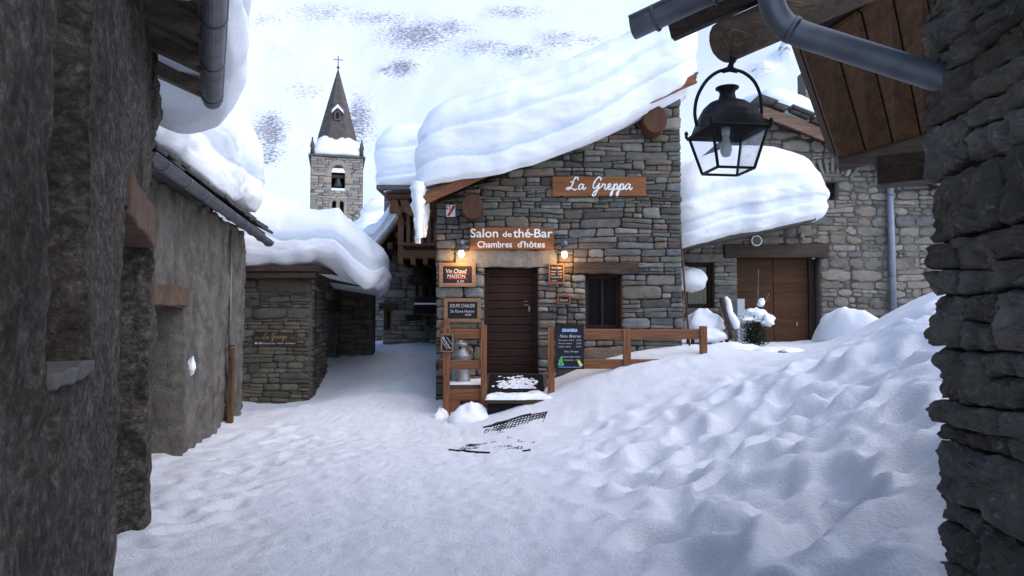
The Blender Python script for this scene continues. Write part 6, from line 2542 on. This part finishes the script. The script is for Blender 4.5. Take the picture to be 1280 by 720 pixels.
# ================================================================ NEAR RIGHT HOUSE: stone corner, eave, gutter, log
cF = W(1184, 398, 2.7)
cF.z = 0
uF = Vector((.1125, 1, 0)).normalized()
nF = Vector((-uF.y, uF.x, 0))
LF = 1.9
OF = cF - uF * LF
houseF = thing('rough_stone_house', 'near rough stone corner at the right edge with a plank eave overhead', 'house', OF + uF * LF * .5 + Vector((.5, 0, 0)))
mb = MB()
stone_wall(mb, OF, uF, nF, LF, -.3, lambda u: 3.7, [], row=(.10, .26), wid=(.25, .75), joint=.004, prot=(.025, .06), thick=.5, seed=118, npt=56, rnd=.16, ragged=(0, .05), split=.5, wavy=.28,
           inner=(.9, .8, .7, .6, .5, .4, .3, .2, .1), face=.0)
V = np.array(mb.v)
Pn = V * 1.0
dd_ = .013 * (1 - 2 * np.abs(fbm(Pn * np.array([4.5, 4.5, 6]), 3, 5, .5))) + .015 * fbm(Pn * np.array([15, 15, 20]), 4, 9, .65)
V += np.outer(dd_, np.array(nF))
V[:, 1] += .014 * fbm(Pn * np.array([9, 9, 16]) + 50, 3, 13)
V[:, 2] += .010 * fbm(Pn * np.array([8, 8, 12]) + 90, 3, 15)
mb.v = V.tolist()
mb.build('wall', [mat['pier'], mat['mortar_dark']], houseF, smooth=False)
mb = MB()
mb.box(cF + uF * -.26 + nF * -1.3 + Vector((0, 0, 1.7)), (2.2, .48, 4.0), Matrix.Rotation(math.atan2(-nF.y, -nF.x), 3, 'Z'))
mb.build('end_wall', mat['mortar_dark'], houseF)
# plank soffit
A1, A2, A3, A4 = W(1004, 62, 3.7), W(1195, -58, 3.5), W(1225, 158, 4.1), W(1052, 205, 4.3)
mb = MB()
npk = 5
up_ = ((A2 - A1).cross(A4 - A1)).normalized()
if up_.z < 0:
    up_ = -up_
for k in range(npk):
    f0, f1 = k / npk, (k + 1) / npk - .012
    mb.prism([A1.lerp(A2, f0), A1.lerp(A2, f1), A4.lerp(A3, f1), A4.lerp(A3, f0)], up_ * .035)
mb.build('plank_soffit', mat['plank'], houseF, bevel=.004)
mb = MB()
mb.prism([A1 + up_ * .06, A2 + up_ * .06, A3 + up_ * .06, A4 + up_ * .06], up_ * .1)
mb.build('roof', mat['dark_wood_x'], houseF)
mb = MB()
mb.beam(A4 + up_ * .04 + (A3 - A4) * -.01, A3 + up_ * .04, .10, .11, up=up_, seg=6, wob=.004)
mb.build('eave_board', mat['old_wood'], houseF, bevel=.008)
mb = MB()
p0, p1 = W(1096, 216, 4.1), W(1260, 200, 3.8)
mb.beam(p0 + Vector((0, 0, .0)), p1, .18, .17, seg=5, wob=.006)
mb.build('bracket_beam', mat['dark_wood_x'], houseF, bevel=.012)
# log that carries the lantern
L0, L1 = W(903, 54, 3.0), W(1125, -42, 3.3)
mb = MB()
n = 26
vs, fs = [], []
dv = (L1 - L0).normalized()
s_ = dv.cross(Vector((0, 0, 1))).normalized()
t_ = s_.cross(dv)
m_ = 14
for q in range(m_ + 1):
    c = L0.lerp(L1, 0 if q == 0 else (.012 if q == 1 else q / m_))
    rb = .090 * (.9 if q == 0 else 1) + .012 * q / m_
    for k in range(n):
        a = 2 * math.pi * k / n
        rr = rb * (1 + .07 * n1(a * 1.3 + q * .12, 3) + .025 * n1(a * 6 + q * .4, 8))
        vs.append(c + s_ * (rr * math.cos(a)) + t_ * (rr * math.sin(a)))
for q in range(m_):
    for k in range(n):
        k2 = (k + 1) % n
        fs.append((q * n + k, q * n + k2, (q + 1) * n + k2, (q + 1) * n + k))
fs.append(tuple(range(n - 1, -1, -1)))
mb.add(vs, fs)
mb.build('log_beam', wood_mat('weathered_log', (.045, .03, .022), (.19, .125, .085), 'x', 1.6), houseF, smooth=True)
# eave board behind the gutter, gutter, elbow and downpipe
G0, G1 = W(793, 40, 3.12), W(985, -48, 2.80)
mb = MB()
half_gutter(mb, G0 + Vector((0, 0, .04)), G1 + Vector((0, 0, .04)), .070)
gu = mb.build('gutter', mat['zinc'], houseF)
dG_ = (G1 - G0).normalized()
nG_ = dG_.cross(Vector((0, 0, 1))).normalized()
for t in (.16, .55, .9):
    p = G0.lerp(G1, t) + Vector((0, 0, .04))
    mb = MB()
    mb.tube([p + nG_ * (math.cos(a) * .075) - Vector((0, 0, math.sin(a) * .075)) for a in np.linspace(0, math.pi, 12)], .006, 6)
    mb.build('bracket', mat['zinc'], gu, smooth=True)
mb = MB()
b0_ = W(822, 40, 3.2)
mb.beam(W(838, 38, 3.24), W(1010, -40, 2.92), .05, .10, seg=4)
mb.build('fascia', mat['dark_wood_x'], houseF, bevel=.006)
mb = MB()
mb.prism([W(800, 28, 3.24), W(985, -60, 2.9), W(1230, -120, 3.9), W(1100, -60, 4.3)], (0, 0, .05))
mb.build('roof_shade_deck', mat['dark_wood_x'], houseF)  # roof deck above the view, added to darken planks and wall
pts = [W(962, -28, 2.70), W(963, -8, 2.70), W(968, 14, 2.70), W(980, 31, 2.70), W(1000, 42, 2.69), W(1030, 52, 2.68), W(1090, 71, 2.66), W(1150, 90, 2.63), W(1190, 103, 2.61)]
mb = MB()
cp = [Vector(p) for p in catmull([tuple(p) for p in pts], 4)]
mb.tube(cp, .050, 18)
dp2 = mb.build('downpipe', mat['zinc'], houseF, smooth=True)
mb = MB()
pc0 = W(990, 37, 2.695)
pd0 = (W(1000, 42, 2.69) - W(980, 31, 2.70)).normalized()
mb.tube([pc0 - pd0 * .012, pc0 + pd0 * .012], .054, 18)
mb.build('collar', mat['zinc'], dp2, smooth=True)
# snow lying on that roof, above the picture
bz_ = W(985, -60, 2.9).z

# ---------------------------------------------------------------- hanging lantern
YLn = 3.0
lc_ = W(909.5, 190, YLn)
lan = thing('hanging_lantern', 'black iron lantern hanging from the log beam at upper right', 'lantern', W(909.5, 217, YLn))


def lz(py):
    return W(909, py, YLn).z


kpx = YLn / F
th0 = math.radians(-37)


def sq(r, z, rot0=th0):
    return [Vector((lc_.x + r * math.cos(rot0 + k * math.pi / 2), YLn + r * math.sin(rot0 + k * math.pi / 2), z)) for k in range(4)]


zr0, zr1 = lz(166.5), lz(214)
Rt, Rb = 50.5 * kpx, 33.5 * kpx
T4, B4 = sq(Rt, zr0), sq(Rb, zr1)
mb = MB()
for k in range(4):
    mb.beam(T4[k], B4[k], .011, .011)
    mb.beam(B4[k], B4[(k + 1) % 4], .012, .010)
mb.build('frame', mat['iron'], lan, bevel=.002)
for k in range(4):
    mb = MB()
    a_, b_, c_, d_ = T4[k], T4[(k + 1) % 4], B4[(k + 1) % 4], B4[k]
    cen = (a_ + b_ + c_ + d_) / 4
    ins = [p.lerp(cen, .03) for p in (a_, b_, c_, d_)]
    nrm = (b_ - a_).cross(d_ - a_).normalized()
    mb.add([p for p in ins], [(0, 1, 2, 3)])
    # the pane on the right front is duller and whitish
    mb.build('pane', mat['pane_dull'] if k == 0 else mat['pane'], lan)
mb = MB()
lev = [(Rt + .012, zr0 - .006), (Rt + .018, zr0 + .004), (Rt + .004, zr0 + .012)]
prof = [(1.0, 0), (.985, .10), (.95, .30), (.88, .52), (.76, .72), (.58, .88), (.36, .97), (.2, 1.0)]
ztop = lz(125)
for (f_, h_) in prof:
    lev.append(((Rt - .004) * f_, zr0 + .014 + (ztop - zr0 - .014) * h_))
vs, fs = [], []
for (r_, z_) in lev:
    t_ = (z_ - zr0) / (ztop - zr0)
    q4 = sq(r_, z_)
    ring = []
    for k in range(4):
        for j in range(6):
            p = q4[k].lerp(q4[(k + 1) % 4], j / 6)
            c0_ = Vector((lc_.x, YLn, z_))
            # the square softens into a round neck
            rr = (p - c0_)
            ring.append(c0_ + rr.normalized() * (rr.length * (1 - max(0, t_)) + r_ * .8 * max(0, t_)))
    vs += ring
n = 24
for q in range(len(lev) - 1):
    for k in range(n):
        k2 = (k + 1) % n
        fs.append((q * n + k, q * n + k2, (q + 1) * n + k2, (q + 1) * n + k))
fs.append(tuple((len(lev) - 1) * n + k for k in range(n)))
mb.add(vs, fs)
mb.build('hood', mat['iron'], lan)
mb = MB()
k1 = kpx
mb.lathe([(15 * k1, lz(127)), (11 * k1, lz(124)), (9.5 * k1, lz(118)), (10 * k1, lz(114)), (14.5 * k1, lz(111)), (14.5 * k1, lz(109.5)), (9 * k1, lz(108.5)), (0, lz(108.5))], (lc_.x + .5 * k1, YLn, 0), 24)
mb.build('chimney', mat['iron'], lan, smooth=True)
for k in range(4):
    mb = MB()
    p = sq(Rt + .014, zr0 + .005)[k]
    mb.lathe([(.006, 0), (.008, .006), (.005, .012), (.010, .018), (.006, .028), (.0, .033)], p, 8)
    mb.build('finial', mat['iron'], lan, smooth=True)
# bail arch and hook
mb = MB()
ba = [W(871, 158, YLn), W(868.5, 140, YLn), W(872, 120, YLn), W(883, 101, YLn), W(897, 90, YLn), W(912, 87, YLn), W(928, 90, YLn), W(942, 101, YLn), W(950, 118, YLn), W(952, 137, YLn), W(951, 150, YLn)]
mb.tube([Vector(p) for p in catmull([tuple(p) for p in ba], 5)], .0075, 8)
mb.build('bail', mat['iron'], lan, smooth=True)
mb = MB()
mb.tube([W(912, 88, YLn), W(914, 80, YLn), W(916, 74, YLn), W(918, 60, YLn)], [.016, .011, .018, .010], 10)
mb.tube([W(903, 89, YLn), W(912, 86, YLn), W(922, 89, YLn)], [.010, .014, .010], 8)
mb.tube([W(918, 78, YLn), W(923, 68, YLn), W(929, 58, YLn + .01)], .005, 6)
mb.build('hook', mat['iron'], lan, smooth=True)
mb = MB()
mb.lathe([(.0, lz(197)), (5 * k1, lz(195)), (7.2 * k1, lz(189)), (7 * k1, lz(183)), (4.8 * k1, lz(175)), (3.8 * k1, lz(169)), (3.8 * k1, lz(165))], (lc_.x - 2 * k1, YLn, 0), 18)
bb = mb.build('bulb', mat['bulb_glass'], lan, smooth=True)
mb = MB()
mb.lathe([(5 * k1, lz(169)), (5.5 * k1, lz(160)), (0, lz(158))], (lc_.x - 2 * k1, YLn, 0), 14)
mb.build('socket', mat['white_paint'], bb, smooth=True)

# ================================================================ LIGHT, CAMERA
scene = bpy.context.scene
SUN_EL, SUN_AZ = math.radians(48), math.radians(118)     # azimuth from +Y, clockwise; a soft sun behind high cloud
w = bpy.data.worlds.new('World')
scene.world = w
w.use_nodes = True
nt = w.node_tree
sky = nt.nodes.new('ShaderNodeTexSky')
sky.sky_type = 'NISHITA'
sky.sun_disc = False
sky.sun_elevation = SUN_EL
sky.sun_rotation = SUN_AZ
sky.altitude = 1500
sky.air_density = 1.0
sky.dust_density = 3.0
sky.ozone_density = 1.0
bg = nt.nodes['Background']
bg.inputs['Strength'].default_value = .15
veil = nt.nodes.new('ShaderNodeHueSaturation')       # thin high cloud greys the blue
veil.inputs["Saturation"].default_value = 1.22
nt.links.new(sky.outputs['Color'], veil.inputs['Color'])
nt.links.new(veil.outputs['Color'], bg.inputs['Color'])
sl_ = bpy.data.lights.new('sun', 'SUN')
sl_.energy = 1.15
sl_.angle = math.radians(85)
sl_.color = (1.0, .96, .92)
so = bpy.data.objects.new('sun', sl_)
C.objects.link(so)
ldir = Vector((math.sin(SUN_AZ) * math.cos(SUN_EL), math.cos(SUN_AZ) * math.cos(SUN_EL), math.sin(SUN_EL)))
so.rotation_euler = ldir.to_track_quat('Z', 'Y').to_euler()
so.location = (0, 0, 20)

cam = bpy.data.cameras.new('camera')
cam.sensor_width = 36
cam.lens = 36 * F / 1280
cam.clip_start = .05
cam.clip_end = 4000
co = bpy.data.objects.new('camera', cam)
C.objects.link(co)
co.location = (0, 0, EYE)
co.rotation_euler = (math.pi / 2 + PITCH, 0, 0)
scene.camera = co
scene.view_settings.view_transform = 'Standard'
scene.view_settings.look = 'None'
scene.view_settings.exposure = 0.9
scene.view_settings.gamma = 1
scene.render.engine = 'CYCLES'
scene.cycles.use_denoising = True
scene.cycles.max_bounces = 8
scene.cycles.diffuse_bounces = 4
